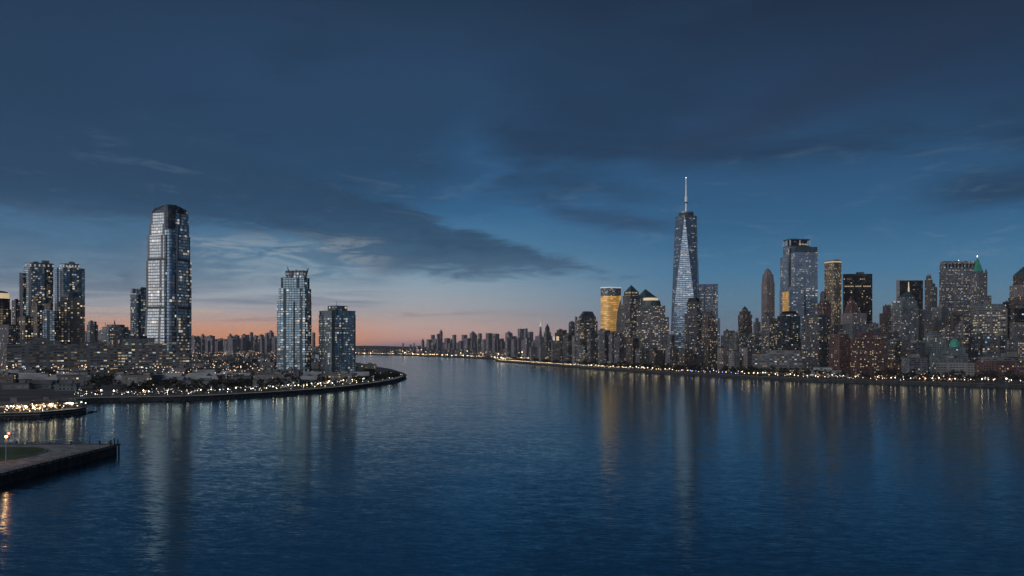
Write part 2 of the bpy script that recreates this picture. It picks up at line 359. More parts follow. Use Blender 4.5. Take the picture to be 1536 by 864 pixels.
M['spruce'] = fac('bronze_steel', (.22, .18, .14), (.09, .08, .07), 3.2, 4.0, .55, .6, .46, .0, .92, 1.3)
M['black'] = fac('black_glass', (.014, .017, .024), (.018, .026, .040), 5.2, 5.6, .75, .45, .03, .06, .9, 1.0, .5, .2)
M['apart'] = fac('apartment_brick', (.125, .125, .145), (.05, .055, .07), 3.8, 3.3, .52, .55, .27, .04, .60, .95)
M['pale'] = fac('pale_concrete', (.27, .27, .29), (.12, .12, .14), 4.4, 3.8, .75, .35, .08, .08, .8, .8)
M['cyan'] = fac('greenish_stone', (.17, .215, .235), (.08, .105, .115), 4.0, 3.8, .5, .5, .20, .12, .6, .95)
M['far'] = fac('hazed_far_facade', (.25, .23, .27), (.15, .14, .165), 9.0, 8.0, .6, .5, .10, .04, .85, .8, .2)  # walls lightened, part of the distance haze is in their colour
M['low'] = fac('low_facade', (.155, .155, .17), (.06, .075, .08), 4.5, 3.6, .55, .5, .24, .14, .88, 1.2, .2)
M['shed'] = fac('pale_shed', (.22, .235, .25), (.10, .11, .12), 7.0, 5.0, .6, .4, .20, .06, .6, 1.0, .2)
M['crownlit'] = fac('lit_crown_glass', (.16, .18, .21), (.2, .24, .28), 4.4, 4.4, .74, .66, 3.0, 2.0, .12, .75, .3, .3, .15)
M['eaves'] = fac('lit_eaves', (.12, .11, .11), (.2, .18, .14), 4.2, 9.0, .66, .5, 3.0, 2.0, .98, .95, .3, .3, .2)
# ------------------------------------------------------------------ water
def make_water():
    m = bpy.data.materials.new('river_water'); m.use_nodes = True; T = NT(m.node_tree)
    p = T.n['Principled BSDF']; p.inputs['Base Color'].default_value = (.002, .022, .050, 1)
    p.inputs['Roughness'].default_value = .14; p.inputs['IOR'].default_value = 3.1; p.inputs['Specular Tint'].default_value = (.16, .74, 1, 1)
    pos = T.new('ShaderNodeNewGeometry').outputs['Position']; x, y, _ = T.sep(pos)
    slope = None
    patch = T.noise(T.xyz(T.mul(x, .0035), T.mul(y, .0012)), 1.0, 3, .5)          # wind patches: calm and ruffled water
    for sx, sy, ax, ay, seed in ((.018, .05, .008, .020, 1), (.075, .22, .016, .050, 2), (.25, .8, .036, .125, 3), (.9, 2.6, .036, .105, 4)):
        c = T.noise(T.xyz(T.add(T.mul(x, sx), seed*13.7), T.add(T.mul(y, sy), T.mul(x, sx*.35)), seed*3.1), 1.0, 2, .5, .3, out=1)
        v = T.vm('MULTIPLY', T.vm('SUBTRACT', c, (.5, .5, .5)), (ax*2, ay*2, 0))
        slope = v if slope is None else T.vm('ADD', slope, v)
    slope = T.vm('SCALE', slope, T.mul(T.step(patch, .3, .7, .6, 1.2), T.step(y, 200.0, 950.0, 0.85, .70)))   # calmer out in the channel
    T.put(p.inputs['Normal'], T.vm('NORMALIZE', T.vm('ADD', slope, (0, 0, 1))))
    b = MB(); b.face([(-15800, -500, 0), (15800, -500, 0), (15800, 14200, 0), (-15800, 14200, 0)])
    tag(b.build('water', m), kind='structure')
make_water()

# ------------------------------------------------------------------ land and sea walls
def land(name, pts, z=GZ, m='soil'):
    from mathutils.geometry import tessellate_polygon
    V = [Vector((x, y, z)) for x, y in pts]; tri = []
    for t in tessellate_polygon([V]):
        a, b, c = t; n = (V[b]-V[a]).cross(V[c]-V[a]).z
        tri.append((a, b, c) if n > 0 else (a, c, b))
    me = bpy.data.meshes.new(name); me.from_pydata([tuple(v) for v in V], [], tri); me.materials.append(M[m]); me.update()
    return tag(link(name, me), kind='structure')

def offset(pts, d):
    """polyline moved d metres to its left"""
    out = []
    for i, p in enumerate(pts):
        a = Vector(pts[max(0, i-1)]); b = Vector(pts[min(len(pts)-1, i+1)]); t = (b-a).normalized()
        out.append((p[0]-t.y*d, p[1]+t.x*d))
    return out

def strip(name, pts, t, z0, z1, m, inset=0.0, parent=None):
    """a ribbon with thickness along a polyline, laid to the left of it"""
    A = offset(pts, inset); B = offset(pts, inset+t); b = MB()
    for i in range(len(pts)-1):
        q = [A[i], A[i+1], B[i+1], B[i]]
        b.face([(*A[i], z0), (*A[i+1], z0), (*A[i+1], z1), (*A[i], z1)])
        b.face([(*p, z1) for p in q])
        b.face([(*B[i+1], z0), (*B[i], z0), (*B[i], z1), (*B[i+1], z1)])
    b.face([(*A[0], z0), (*A[0], z1), (*B[0], z1), (*B[0], z0)])
    b.face([(*A[-1], z0), (*B[-1], z0), (*B[-1], z1), (*A[-1], z1)])
    return b.build(name, M[m], parent)

def smooth(pts, n=4):
    out = []
    for i in range(len(pts)-1):
        p0, p1, p2, p3 = [Vector(pts[min(max(j, 0), len(pts)-1)]) for j in (i-1, i, i+1, i+2)]
        for k in range(n):
            t = k/n
            out.append(tuple(.5*((2*p1)+(p2-p0)*t+(2*p0-5*p1+4*p2-p3)*t*t+(3*p1-p0-3*p2+p3)*t**3)))
    return out+[tuple(pts[-1])]

wharf = [wp(-260, 626), wp(0, 629), wp(60, 627), wp(100, 623.5), wp(130, 619.5)]
wharf_back = [wp(131, 615), wp(120, 609), wp(108, 605.5)]
Lshore = smooth([wp(*p) for p in ((108, 605), (160, 603), (220, 602), (300, 600), (400, 594.5), (480, 588.5), (540, 582), (590, 574), (609, 567.5))])
tip = [wp(611, 566), wp(606, 562.5), wp(588, 556.5), wp(562, 551.5), wp(538, 546), wp(480, 543), (wp(440, 541)), wp(420, 538), wp(404, 533)]
land('ground', wharf+wharf_back+Lshore+tip+[(-1781, 5237), (-16000, 5237), (-16000, 800), (-3000, 560)])
Fshore = [wp(360, 530.6), wp(420, 531), wp(537, 532), wp(600, 533.3), wp(680, 536.2), wp(735, 539.2), wp(757, 540.2)]
Rshore = smooth([wp(*p) for p in ((743, 542.4), (800, 547), (850, 551), (900, 555), (1000, 561), (1100, 566.5), (1200, 571.5), (1300, 575), (1400, 578), (1536, 582), (1640, 586))])
land('ground', Fshore+Rshore+[(1400, 560), (9000, 3000), (14000, 14000), (-16000, 14000), (-16000, 5238)])
def px_of(x, y): return 768+F*x/y
def shore_y(px, table):
    for (a, ya), (b, yb) in zip(table, table[1:]):
        if a <= px <= b and b > a: return ya+(yb-ya)*(px-a)/(b-a)
    return table[0][1] if px < table[0][0] else table[-1][1]
LT = sorted([(px_of(*p), p[1]) for p in Lshore]); RT = sorted([(px_of(*p), p[1]) for p in Rshore])
def wall_thing(name, pts, label, h=GZ, t=1.6, cat='sea wall', m='wallstone'):
    o = strip(name, pts, t, -3, h+.35, m); return tag(o, label, cat)
wall_thing('seawall', wharf, 'dark stone sea wall of the short wharf, below its row of warm lights')
wall_thing('seawall', Lshore, 'long dark sea wall curving below the two glass apartment towers out to the point')
wall_thing('seawall', Rshore, 'long straight dark sea wall along the right shore below the chain of lamps')
wall_thing('seawall', Fshore, 'low thin sea wall of the far hazy shore across the open river')
tag(strip('path', Lshore, 10, GZ-.1, GZ+.05, 'path', 3.0), kind='structure')
tag(strip('path', Rshore, 9, GZ-.1, GZ+.05, 'path', 3.0), kind='structure')
road_l = strip('road', Lshore, 8, GZ-.1, GZ+.06, 'asphalt', 34.0); tag(road_l, kind='structure')
tag(strip('path', wharf, 12, GZ-.1, GZ+.05, 'path', 2.5), kind='structure')
# riprap below the walls
def riprap(pts, n, label, w=2.6):
    b = MB(); L = len(pts)-1
    for i in range(n):
        t = rnd.random()*L; k = int(t); f = t-k
        a, c = Vector(pts[k]), Vector(pts[min(k+1, L)]); p = a+(c-a)*f; q = (c-a).normalized()
        r = rnd.uniform(.6, 1.5); o = -rnd.uniform(.3, w)
        b.ball(p.x-q.y*o, p.y+q.x*o, rnd.uniform(-.5, .5), r, 5, 3, .7)
    tag(b.build('rocks', M['wallstone']), label, 'rocks', kind='stuff')
riprap(Lshore, 420, 'dark riprap boulders at the foot of the promenade sea wall')
riprap(wharf[1:]+[wp(138, 617.5)], 110, 'dark rocks tapering off the end of the short wharf', 3.5)
# low hills on the horizon
def hills():
    b = MB(); n = 90
    for k, (Y, amp, x0, x1) in enumerate(((11000, 26, -12000, 12000), (13500, 44, -14000, 14000))):
        hs = [22+amp*(.5+.5*math.sin(i*.23+k*2))*(.55+.45*math.sin(i*.71+1.3*k))+rnd.uniform(0, 7) for i in range(n+1)]
        for i in range(n):
            xa, xb = x0+(x1-x0)*i/n, x0+(x1-x0)*(i+1)/n
            b.face([(xa, Y, 0), (xb, Y, 0), (xb, Y+700, hs[i+1]), (xa, Y+700, hs[i])])
            b.face([(xa, Y+700, hs[i]), (xb, Y+700, hs[i+1]), (xb, Y+1600, 0), (xa, Y+1600, 0)])
    tag(b.build('hills', M['hill']), kind='structure')
hills()

# ------------------------------------------------------------------ the near pier
def near_pier():
    X1, Y0, Y1, Z = -199.5, 130.0, 408.0, 4.5
    root = empty('pier', (X1, Y1, 0)); tag(root, 'paved pier with a lawn and a dark timber fascia, nearest the viewer at the water', 'pier')
    L = Matrix.Translation((-X1, -Y1, 0))
    b = MB(); P = [(-420-X1, Y0-Y1), (0, Y0-Y1), (0, 0), (-420-X1, 2.5)]
    b.prism(P, P, Z-.5, Z, True, True); b.build('deck', M['path2'], root)
    b = MB(); b.box(-112.6, (Y0-Y1)/2, 224, Y1-Y0-9, -3, Z-.5, 0, False); b.build('fascia', M['timber'], root)
    # kerb beam round the edge
    b = MB(); b.box(-.4, (Y0-Y1)/2, .6, Y1-Y0, Z+.002, Z+.45); b.build('edge_beam', M['timber'], root)
    b = MB(); b.box(-112, .3, 222, .6, Z+.002, Z+.4, -.0108); b.build('edge_beam', M['timber'], root)
    for i in range(7):
        b = MB(); b.cone(-.6, -.8-i*3.0, .42, .42, -3, Z-.5, 8); b.build('pile', M['timber'], root)
    for i in range(34):
        b = MB(); b.cone(.25, -24-i*5.2, .36, .36, -3, Z+.7, 8); b.build('fender_pile', M['timber'], root)
    for i in range(6):
        b = MB(); b.cone(-4.5-i*5.0, 1.2, .42, .42, -3, Z-.5, 8); b.build('pile', M['timber'], root)
    # lawn with a rounded end and a pale kerb
    cx, y0, y1 = -22.0, -72.0, -13.0; r = (y1-y0)/2
    out = [(-120, y0)]+[(cx-18+20*math.sin(a), (y0+y1)/2-r*math.cos(a)) for a in [math.pi*k/16 for k in range(17)]]+[(-120, y1)]
    b = MB(); b.prism(out, out, Z+.002, Z+.25, True); b.build('lawn', M['grass'], root)
    A = out; ring = [((p[0]+60)*1.02-60, (p[1]-(y0+y1)/2)*1.035+(y0+y1)/2) for p in out]
    b = MB()
    for i in range(len(A)-1):
        b.face([(*A[i], Z+.27), (*ring[i], Z+.27), (*ring[i+1], Z+.27), (*A[i+1], Z+.27)])
        b.face([(*ring[i], Z), (*ring[i+1], Z), (*ring[i+1], Z+.27), (*ring[i], Z+.27)])
    b.build('kerb', M['concrete'], root)
    # road lane and joints on the deck
    for i in range(20):
        y = -8-i*13.0; b = MB(); b.box(-10, y, 18, .18, Z+.003, Z+.012); b.build('joint', M['dark'], root)
    # railing along the water side
    b = MB()
    for z in (.55, 1.05): b.box(-1.4, (Y0-Y1)/2-10, .08, Y1-Y0-24, Z+z, Z+z+.08)
    for i in range(86): b.box(-1.4, -22-i*3.0, .1, .1, Z, Z+1.1)
    b.build('railing', M['dark'], root)
    # mooring posts and bollards stand on it
    def post(x, y, h, r, name, label, group=None, lean=0.0):
        o = empty(name, (X1+x, Y1+y, Z)); tag(o, label, name.replace('_', ' '), group)
        b = MB(); b.tube((0, 0, 0), (lean*h, 0, h), r, r*.9, 8); b.build('shaft', M['timber'], o)
        b = MB(); b.cone(lean*h, 0, r*1.15, r*.5, h, h+.25, 8); b.build('cap', M['dark'], o)
    post(-15.5, -.8, 4.4, .22, 'mooring_post', 'tall thin leaning post on the pier, apart from the cluster at its end', None, .03)
    post(-10.2, -1.2, 1.9, .42, 'mooring_post', 'thick short timber post on the pier, nearest the tall thin leaning post')
    post(-5.6, -1.0, 1.4, .30, 'mooring_post', 'thin low timber post in the cluster at the pier end')
    post(-4.4, -1.4, 2.3, .40, 'mooring_post', 'thick timber post of middle height in the cluster at the pier end')
    post(-1.6, -3.4, 3.2, .34, 'mooring_post', 'tallest timber post of the cluster at the pier end')
    post(-.9, -9.0, 2.6, .30, 'mooring_post', 'slim timber post on the water side of the pier, just before its end')
    post(-.9, -1.2, 2.4, .34, 'mooring_post', 'timber post on the very corner of the pier end')
    for i, x in enumerate((-25.0, -35.5, -43.5, -53.0, -63.5, -71.0, -79.0)):
        o = empty('bollard', (X1+x, Y1-1.1+.011*-x, Z)); tag(o, 'short black mooring bollard along the back edge of the near pier', 'bollard', 'bollards on the near pier')
        b = MB(); b.cone(0, 0, .38, .30, 0, 1.0+.3*(i % 2), 10); b.build('shaft', M['dark'], o)
        b = MB(); b.cone(0, 0, .52, .40, 1.0+.3*(i % 2), 1.3+.3*(i % 2), 10); b.build('cap', M['dark'], o)
    # lamp with the orange light
    o = empty('street_lamp', (-220.0, 348, Z)); tag(o, 'tall orange street lamp with a red beacon, on the lawn of the near pier', 'street lamp')
    b = MB(); b.cone(0, 0, .30, .16, 0, 10.4, 8); b.build('pole', M['steel'], o)
    b = MB(); b.tube((0, 0, 9.9), (1.0, .1, 11.9), .07, .07); b.build('bracket', M['steel'], o)
    b = MB(); b.ball(0, 0, 10.85, .62, 10, 6, .8); b.build('lamp_globe', M['lamporange'], o)
    b = MB(); b.cone(0, 0, .8, .1, 11.33, 11.7, 10); b.build('lamp_hood', M['dark'], o)
    b = MB(); b.ball(1.05, .1, 12.2, .42, 8, 5); b.build('beacon', M['lampred'], o)
    l = bpy.data.lights.new('lamp_light', 'POINT'); l.energy = 700; l.color = (1, .42, .16); l.shadow_soft_size = .6
    lo = bpy.data.objects.new('lamp_light', l); COL.objects.link(lo); lo.parent = o; lo.location = (0, -.9, 10.6)
M['timber'] = mat('timber', (.045, .040, .036), .85, noise=(.35, .7))
M['path2'] = mat('pier_paving', (.24, .25, .27), .9, noise=(.22, .5))
near_pier()

def haze():
    m = bpy.data.materials.new('haze_air'); m.use_nodes = True; T = NT(m.node_tree); T.n.clear()
    v = T.new('ShaderNodeVolumePrincipled'); v.inputs['Color'].default_value = (.80, .86, .95, 1); v.inputs['Density'].default_value = 3.0e-5; v.inputs['Anisotropy'].default_value = .2
    T.l.new(v.outputs[0], T.new('ShaderNodeOutputMaterial').inputs['Volume'])
    b = MB(); b.box(0, 7600, 33000, 17000, -5, 620)
    tag(b.build('haze', m), kind='stuff')
haze()
# ------------------------------------------------------------------ buildings
PLAN = []            # (x, y, radius) of everything standing, so that the filler keeps clear
def quad(x0, x1, k, sx, xc, th, dep):
    """footprint of one tier in local metres: a corner towards the viewer at x=xc, or face-on; k = pixel of the local origin"""
    a, b = (x0-k)*sx, (x1-k)*sx
    if xc is None:
        d = (dep or .7)*(b-a)
        return [(a, -d/2), (b, -d/2), (b*.97+a*.03, d/2), (a*.97+b*.03, d/2)]
    c = a+(b-a)*xc; t = math.tan(R(th))
    l = (a, (c-a)/t); r = (b, (b-c)*t); f = (c, 0.0); q = (l[0]+r[0]-c, l[1]+r[1])
    my = (l[1]+r[1])/2
    return [(p[0], p[1]-my) for p in (l, f, r, q)]

def octa(x0, x1, k, sx, cut=.28, dep=.9):
    a, b = (x0-k)*sx, (x1-k)*sx; w = b-a; d = w*dep; c = w*cut; e = d*cut
    return [(a, -d/2+e), (a+c, -d/2), (b-c, -d/2), (b, -d/2+e), (b, d/2-e), (b-c, d/2), (a+c, d/2), (a, d/2-e)]

def circ(x0, x1, k, sx, n=20, dep=.8):
    a, b = (x0-k)*sx, (x1-k)*sx; c, r = (a+b)/2, (b-a)/2
    return [(c-r*math.cos(2*math.pi*i/n), -r*dep*math.sin(2*math.pi*i/n)) for i in range(n)]

class Tower:
    def __init__(s, kind, label, cat, px0, px1, d, group=None, xc=.38, th=27, dep=None, shape='quad'):
        if px0 > 780: d = max(d, shore_y(px0, RT)+(58 if kind == 'ferry_hall' else 84)+(px1-px0)/F*d*.45)     # keep off the shore belt
        s.k = (px0+px1)/2; X = (s.k-768)/F*d; az = math.atan2(X, d)
        s.d, s.sx, s.sz = d, d/F*math.cos(az), d/F
        s.xc, s.th, s.dep, s.shape = xc, (90-th if (xc or 0) > .5 else th), dep, shape
        s.root = empty(kind, (X, d, GZ), -az); tag(s.root, label, cat, group)
        PLAN.append((X, d, (px1-px0)*s.sx*.62+6)); s.z = -.6; s.wins = []
    def zy(s, y): return CAM_H-(y-HY)*s.sz-GZ
    def fp(s, x0, x1):
        if s.shape == 'oct': return octa(x0, x1, s.k, s.sx)
        if s.shape == 'cyl': return circ(x0, x1, s.k, s.sx)
        return quad(x0, x1, s.k, s.sx, s.xc, s.th, s.dep)
    def tier(s, x0, x1, y, m, part, top=None, cap=True):
        """straight piece up to row y; top=(x0,x1) tapers it"""
        lo = s.fp(x0, x1); hi = s.fp(*top) if top else lo; z1 = s.zy(y)
        b = MB(); b.prism(lo, hi, s.z, z1, cap, False, 0, 1, rnd.uniform(0, 50)); o = b.build(part, [M[m], M['roof']], s.root)
        s.last = (lo, hi, s.z, z1); s.z = z1; s.top = (top or (x0, x1)); return o
    def roof(s, m='roof', units=2, par=1.0, name='roof'):
        x0, x1 = s.top; h = s.fp(x0, x1); c = Vector((sum(p[0] for p in h)/len(h), sum(p[1] for p in h)/len(h)))
        g = [(c.x+(p[0]-c.x)*1.012, c.y+(p[1]-c.y)*1.012) for p in h]
        b = MB(); b.prism(g, g, s.z+.004, s.z+par, True, True); r = b.build(name, M[m], s.root)
        w = (x1-x0)*s.sx
        for i in range(units):
            b = MB(); b.box(c.x+rnd.uniform(-.22, .22)*w, c.y+rnd.uniform(-.1, .15)*w, w*rnd.uniform(.16, .34), w*rnd.uniform(.14, .25), s.z+par+.003, s.z+par+w*rnd.uniform(.05, .12)+1.2)
            b.build('rooftop_unit', M[rnd.choice(('roof', 'concrete', 'dark'))], r)
        s.z += par; return r
    def pyramid(s, x, y, m, part='roof', frac=1.0):
        x0, x1 = s.top; lo = s.fp(x0, x1); z1 = s.zy(y)
        c = (sum(p[0] for p in lo)/len(lo), sum(p[1] for p in lo)/len(lo)); c = ((x-s.k)*s.sx, c[1])
        hi = [(c[0]+(p[0]-c[0])*.01, c[1]+(p[1]-c[1])*.01) for p in lo]
        b = MB(); b.prism(lo, hi, s.z+.004, z1, True, True); s.z = z1; return b.build(part, M[m], s.root)
    def mast(s, x, y, r0=.5, m='steel', part='antenna', y0=None, parent=None):
        z0 = s.zy(y0) if y0 else s.z; b = MB(); X = (x-s.k)*s.sx
        b.tube((X, 0, z0-.5), (X, 0, s.zy(y)), r0, r0*.35, 6); return b.build(part, M[m], parent or s.root)
    def dome(s, x0, x1, y, m, part='dome', n=14):
        lo = s.fp(x0, x1); c = Vector((sum(p[0] for p in lo)/len(lo), sum(p[1] for p in lo)/len(lo))); h = s.zy(y)-s.z
        r = (x1-x0)*s.sx/2; b = MB(); m_ = 5
        for j in range(m_):
            a0, a1 = math.pi/2*j/m_, math.pi/2*(j+1)/m_
            q = lambda a: [(c.x+r*math.cos(a)*math.cos(2*math.pi*i/n), c.y+r*math.cos(a)*math.sin(2*math.pi*i/n)) for i in range(n)]
            b.prism(q(a0), q(a1) if j < m_-1 else [(c.x, c.y)]*n, s.z+h*math.sin(a0)+.004, s.z+h*math.sin(a1), False, j == 0)
        s.z += h; return b.build(part, M[m], s.root)
    def windows(s, n, y0, y1, x0, x1, cw=4.6, ch=4.0, warm=.6, w=.72, h=.55, face=None):
        """single lit windows, each a thin box of its own, on the faces towards the viewer"""
        lo, hi, _, _ = s.span; q = s.fp(x0, x1); faces = [(q[i], q[i+1]) for i in (face if face is not None else ([0, 1] if s.xc is not None and s.shape == 'quad' else [0]))]
        tot = sum(math.dist(*f) for f in faces); seen = set()
        for _ in range(n*3):
            if len(seen) >= n: break
            t = rnd.random()*tot
            for f in faces:
                L = math.dist(*f)
                if t < L: break
                t -= L
            k = min(int(t/cw), int(L/cw)-1); j = rnd.randint(int(s.zy(y1)/ch), int(s.zy(y0)/ch)-1)
            if k < 0 or (f, k, j) in seen: continue
            seen.add((f, k, j)); a, b_ = Vector(f[0]), Vector(f[1]); e = (b_-a).normalized(); nrm = Vector((e.y, -e.x))
            p = a+e*((k+.5)*cw)+nrm*.14; wm = rnd.random() < warm
            key = (round(cw*w, 2), round(ch*h, 2), wm)
            if key not in WIN:
                mb = MB(); mb.box(0, 0, cw*w*.72, .22, -ch*h*.34, ch*h*.34); WIN[key] = mb.mesh('window', M['win_warm' if wm else 'win_cool'])
            link('window', WIN[key], s.root, (p.x, p.y, (j+.5)*ch), math.atan2(e.y, e.x))
    span = ([], [], 0, 0)
WIN = {}

# ---- the tall silver tower
def silver_tower():
    s = Tower('skyscraper', 'tallest tower on the left shore, silver glass with a black crown and blue centre bay', 'skyscraper', 217, 288, 1400)
    k, sx = s.k, s.sx
    def fp(x0, x1, f0=.42, f1=.67):
        a, b = (x0-k)*sx, (x1-k)*sx; w = b-a; c0, c1 = a+w*f0, a+w*f1
        return [(a, -.06*w), (c0, -.40*w), (c1, -.40*w), (b, -.10*w), (b-.12*w, .34*w), (c1, .46*w), (c0, .46*w), (a+.10*w, .36*w)]
    def seg(lo, hi, y0, y1, m, part, cap=True):
        b = MB(); b.prism(lo, hi, s.zy(y0), s.zy(y1), cap, False, 0, 1); return b.build(part, [M[m], M['roof']], s.root)
    B = [fp(217, 287.5), fp(219.5, 287.5), fp(221.5, 285.5), fp(224, 284), fp(226, 283)]
    seg(B[0], B[0], 572, 508, 'gs', 'base'); seg(B[0], B[1], 506.6, 464, 'gs', 'shaft'); seg(B[1], B[1], 460.5, 393, 'gs', 'shaft')
    seg(B[2], B[2], 389, 355, 'gs', 'upper_tier'); seg(B[3], B[3], 355, 338, 'gs', 'upper_tier'); seg(B[4], B[4], 338, 322, 'gs', 'upper_tier')
    for y0, y1, f in ((508, 506.6, B[0]), (464, 460.5, B[1]), (393, 389, B[2])): seg(f, f, y0, y1, 'louvre', 'mechanical_band')
    lo, hi = fp(227.2, 282.4), fp(232, 279.5)
    b = MB(); zt = s.zy(310.5)
    b.prism(lo, hi, s.zy(322), lambda p: zt+1.6-((p[0]-3*sx)/(sx*24))**2*6.0, True, False, 0, 1); crown = b.build('crown', [M['gsdark'], M['roof']], s.root)
    for x in (232, 243, 256, 270, 279):
        b = MB(); b.tube(((x-k)*sx, -2, zt-4), ((x-k)*sx, -2, zt+2.6), .25, .12); b.build('antenna', M['dark'], crown)
    # rounded centre bay: glass below, dark above
    def bay(x0, x1, out, y0, y1, m, part):
        a, c = (x0-k)*sx, (x1-k)*sx; w = 70.5*sx; n = 7; y_ = -.40*w
        P = [(a, y_+6)]+[(a+(c-a)*i/n, y_-.4-out*math.sin(math.pi*i/n)) for i in range(n+1)]+[(c, y_+6)]
        b = MB(); b.prism(P, P, s.zy(y0), s.zy(y1), True, True, 0, 1); return b.build(part, [M[m], M['roof']], s.root)
    bay(248.5, 264, 5, 572, 400, 'gsbay', 'centre_bay'); bay(249, 263.6, 4.6, 399.6, 347, 'gsbay', 'centre_bay'); bay(247, 263.5, 3.4, 346.6, 314, 'gsdark', 'dark_bay')
    # vertical corner fins
    for x, yy in ((247.2, 355), (265.2, 355)):
        b = MB(); b.box((x-k)*sx, -.41*70*sx-.6, 1.6, 2.4, s.zy(572), s.zy(yy)); b.build('fin', M['steel'], s.root)
    s.xc = .45
    for f, (x0, x1, dy) in enumerate(((219.5, 247, 0), (266, 287, 0))):
        for (n, ya, yb) in ((16, 396, 455), (22, 470, 560)):
            w = 70.5*sx; A, C = (B[1][0], B[1][1]) if f == 0 else (B[1][2], B[1][3]); A, C = Vector(A), Vector(C)
            e = (C-A).normalized(); nm = Vector((e.y, -e.x)); L = (C-A).length; used = set()
            for _ in range(n):
                i, j = rnd.randint(0, int(L/4.6)-1), rnd.randint(int(s.zy(yb)/5.2), int(s.zy(ya)/5.2)-1)
                if (i, j) in used: continue
                used.add((i, j)); p = A+e*((i+.5)*4.6)+nm*(.14 if s.zy(ya) > 0 else 0); wm = rnd.random() < .6
                key = ('g', wm)
                if key not in WIN:
                    mb = MB(); mb.box(0, 0, 3.0, .9, -1.1, 1.1); WIN[key] = mb.mesh('window', M['win_warm' if wm else 'win_cool'])
                link('window', WIN[key], s.root, (p.x, p.y, (j+.5)*5.2), math.atan2(e.y, e.x))
silver_tower()

# ---- the two glass apartment towers on the promenade
def horned_tower():
    s = Tower('apartment_tower', 'teal glass apartment tower with a flared lit crown and two horn-like fins on top', 'apartment tower', 415, 468, 1230, xc=.80, th=24)
    s.tier(415, 467.5, 545, 'resi', 'base'); s.tier(415.5, 467.5, 452, 'resi', 'shaft'); s.tier(418, 467, 433, 'resi', 'upper_tier')
    s.tier(421.5, 464.5, 418, 'resi', 'upper_tier'); s.roof(units=1)
    c = s.tier(429.5, 459, 408, 'crownlit', 'crown', top=(428.5, 462), cap=True)
    b = MB(); q = s.fp(428.3, 462.2); b.prism(q, q, s.z+.004, s.z+1.6, True, True); b.build('crown_rim', M['dark'], c)
    for i in range(6):
        t = i/5; y0, y1 = 418, 408; A, C = s.fp(429.5, 459), s.fp(428.5, 462); a = Vector(A[0]).lerp(Vector(A[1]), t); e = Vector(C[0]).lerp(Vector(C[1]), t)
        b = MB(); b.tube((a.x, a.y-.6, s.zy(418)), (e.x, e.y-.6, s.zy(407.4)), .45, .45); b.build('mullion', M['dark'], c)
    X = lambda x: (x-s.k)*s.sx
    yl = s.fp(428.5, 462)[0][1]; yr = s.fp(428.5, 462)[1][1]
    b = MB(); b.tube((X(431.5), yl, s.zy(418)), (X(433), yl, s.zy(408)), 1.5, 1.3); b.tube((X(433), yl, s.zy(408)), (X(431), yl, s.zy(399.5)), 1.2, .2); b.build('horn', M['dark'], s.root)
    b = MB(); b.tube((X(457.5), yr, s.zy(420)), (X(460), yr, s.zy(408)), 1.9, 1.7); b.tube((X(460), yr, s.zy(408)), (X(463), yr, s.zy(402.6)), 1.6, .3); b.build('horn', M['dark'], s.root)
    b = MB(); b.tube((X(444), 2, s.zy(408)), (X(444), 2, s.zy(404)), .4, .3); b.tube((X(443), 2, s.zy(404.3)), (X(447), 2, s.zy(404)), .3, .2); b.build('crane_arm', M['dark'], s.root)
    # balcony edge on the narrow side, dark slot on the broad one
    q = s.fp(415.5, 467.5); a, c2 = Vector(q[1]), Vector(q[2]); e = (c2-a).normalized(); nm = Vector((e.y, -e.x)); m_ = a+e*(.42*(c2-a).length)+nm*.5
    b = MB(); b.box(m_.x, m_.y, .5*(c2-a).length, 1.2, s.zy(468), s.zy(436), math.atan2(e.y, e.x)); b.build('side_panel', M['balcony'], s.root)
    a, c2 = Vector(q[0]), Vector(q[1]); e = (c2-a).normalized(); nm = Vector((e.y, -e.x)); m_ = a+e*(.62*(c2-a).length)+nm*.25
    b = MB(); b.box(m_.x, m_.y, 2.4, .7, s.zy(562), s.zy(453), math.atan2(e.y, e.x)); b.build('recess', M['dark'], s.root)
    s.windows(55, 455, 540, 415.5, 467.5, 4.4, 3.6, .62)
    s.windows(10, 436, 450, 418, 467, 4.4, 3.6, .4)
horned_tower()
def slab_tower():
    s = Tower('apartment_tower', 'shorter of the two glass apartment towers on the promenade, broad with a flat stepped top', 'apartment tower', 477, 534, 1250, xc=.40, th=32)
    s.tier(477.5, 534, 543, 'resi2', 'base'); s.tier(478, 533.5, 473, 'resi2', 'shaft'); s.tier(479, 533, 467.5, 'resi2', 'upper_tier'); s.roof(units=1)
    p = s.tier(491.5, 521, 459.8, 'resi', 'plant_room'); s.roof('slate', units=0, par=.8)
    s.mast(505, 452, .7); s.mast(489, 462, .3, y0=468)
    q = s.fp(478, 533.5); a = Vector(q[1])
    b = MB(); b.box(a.x, a.y-.3, 5.4, 2.6, s.zy(566), s.zy(466.5)); b.build('corner_slot', M['resislot'], s.root)
    s.windows(34, 476, 560, 478, 533.5, 3.8, 3.6, .25, .74, .6, face=[0]); s.windows(34, 476, 560, 478, 533.5, 3.8, 3.6, .7, .74, .6, face=[1])
slab_tower()

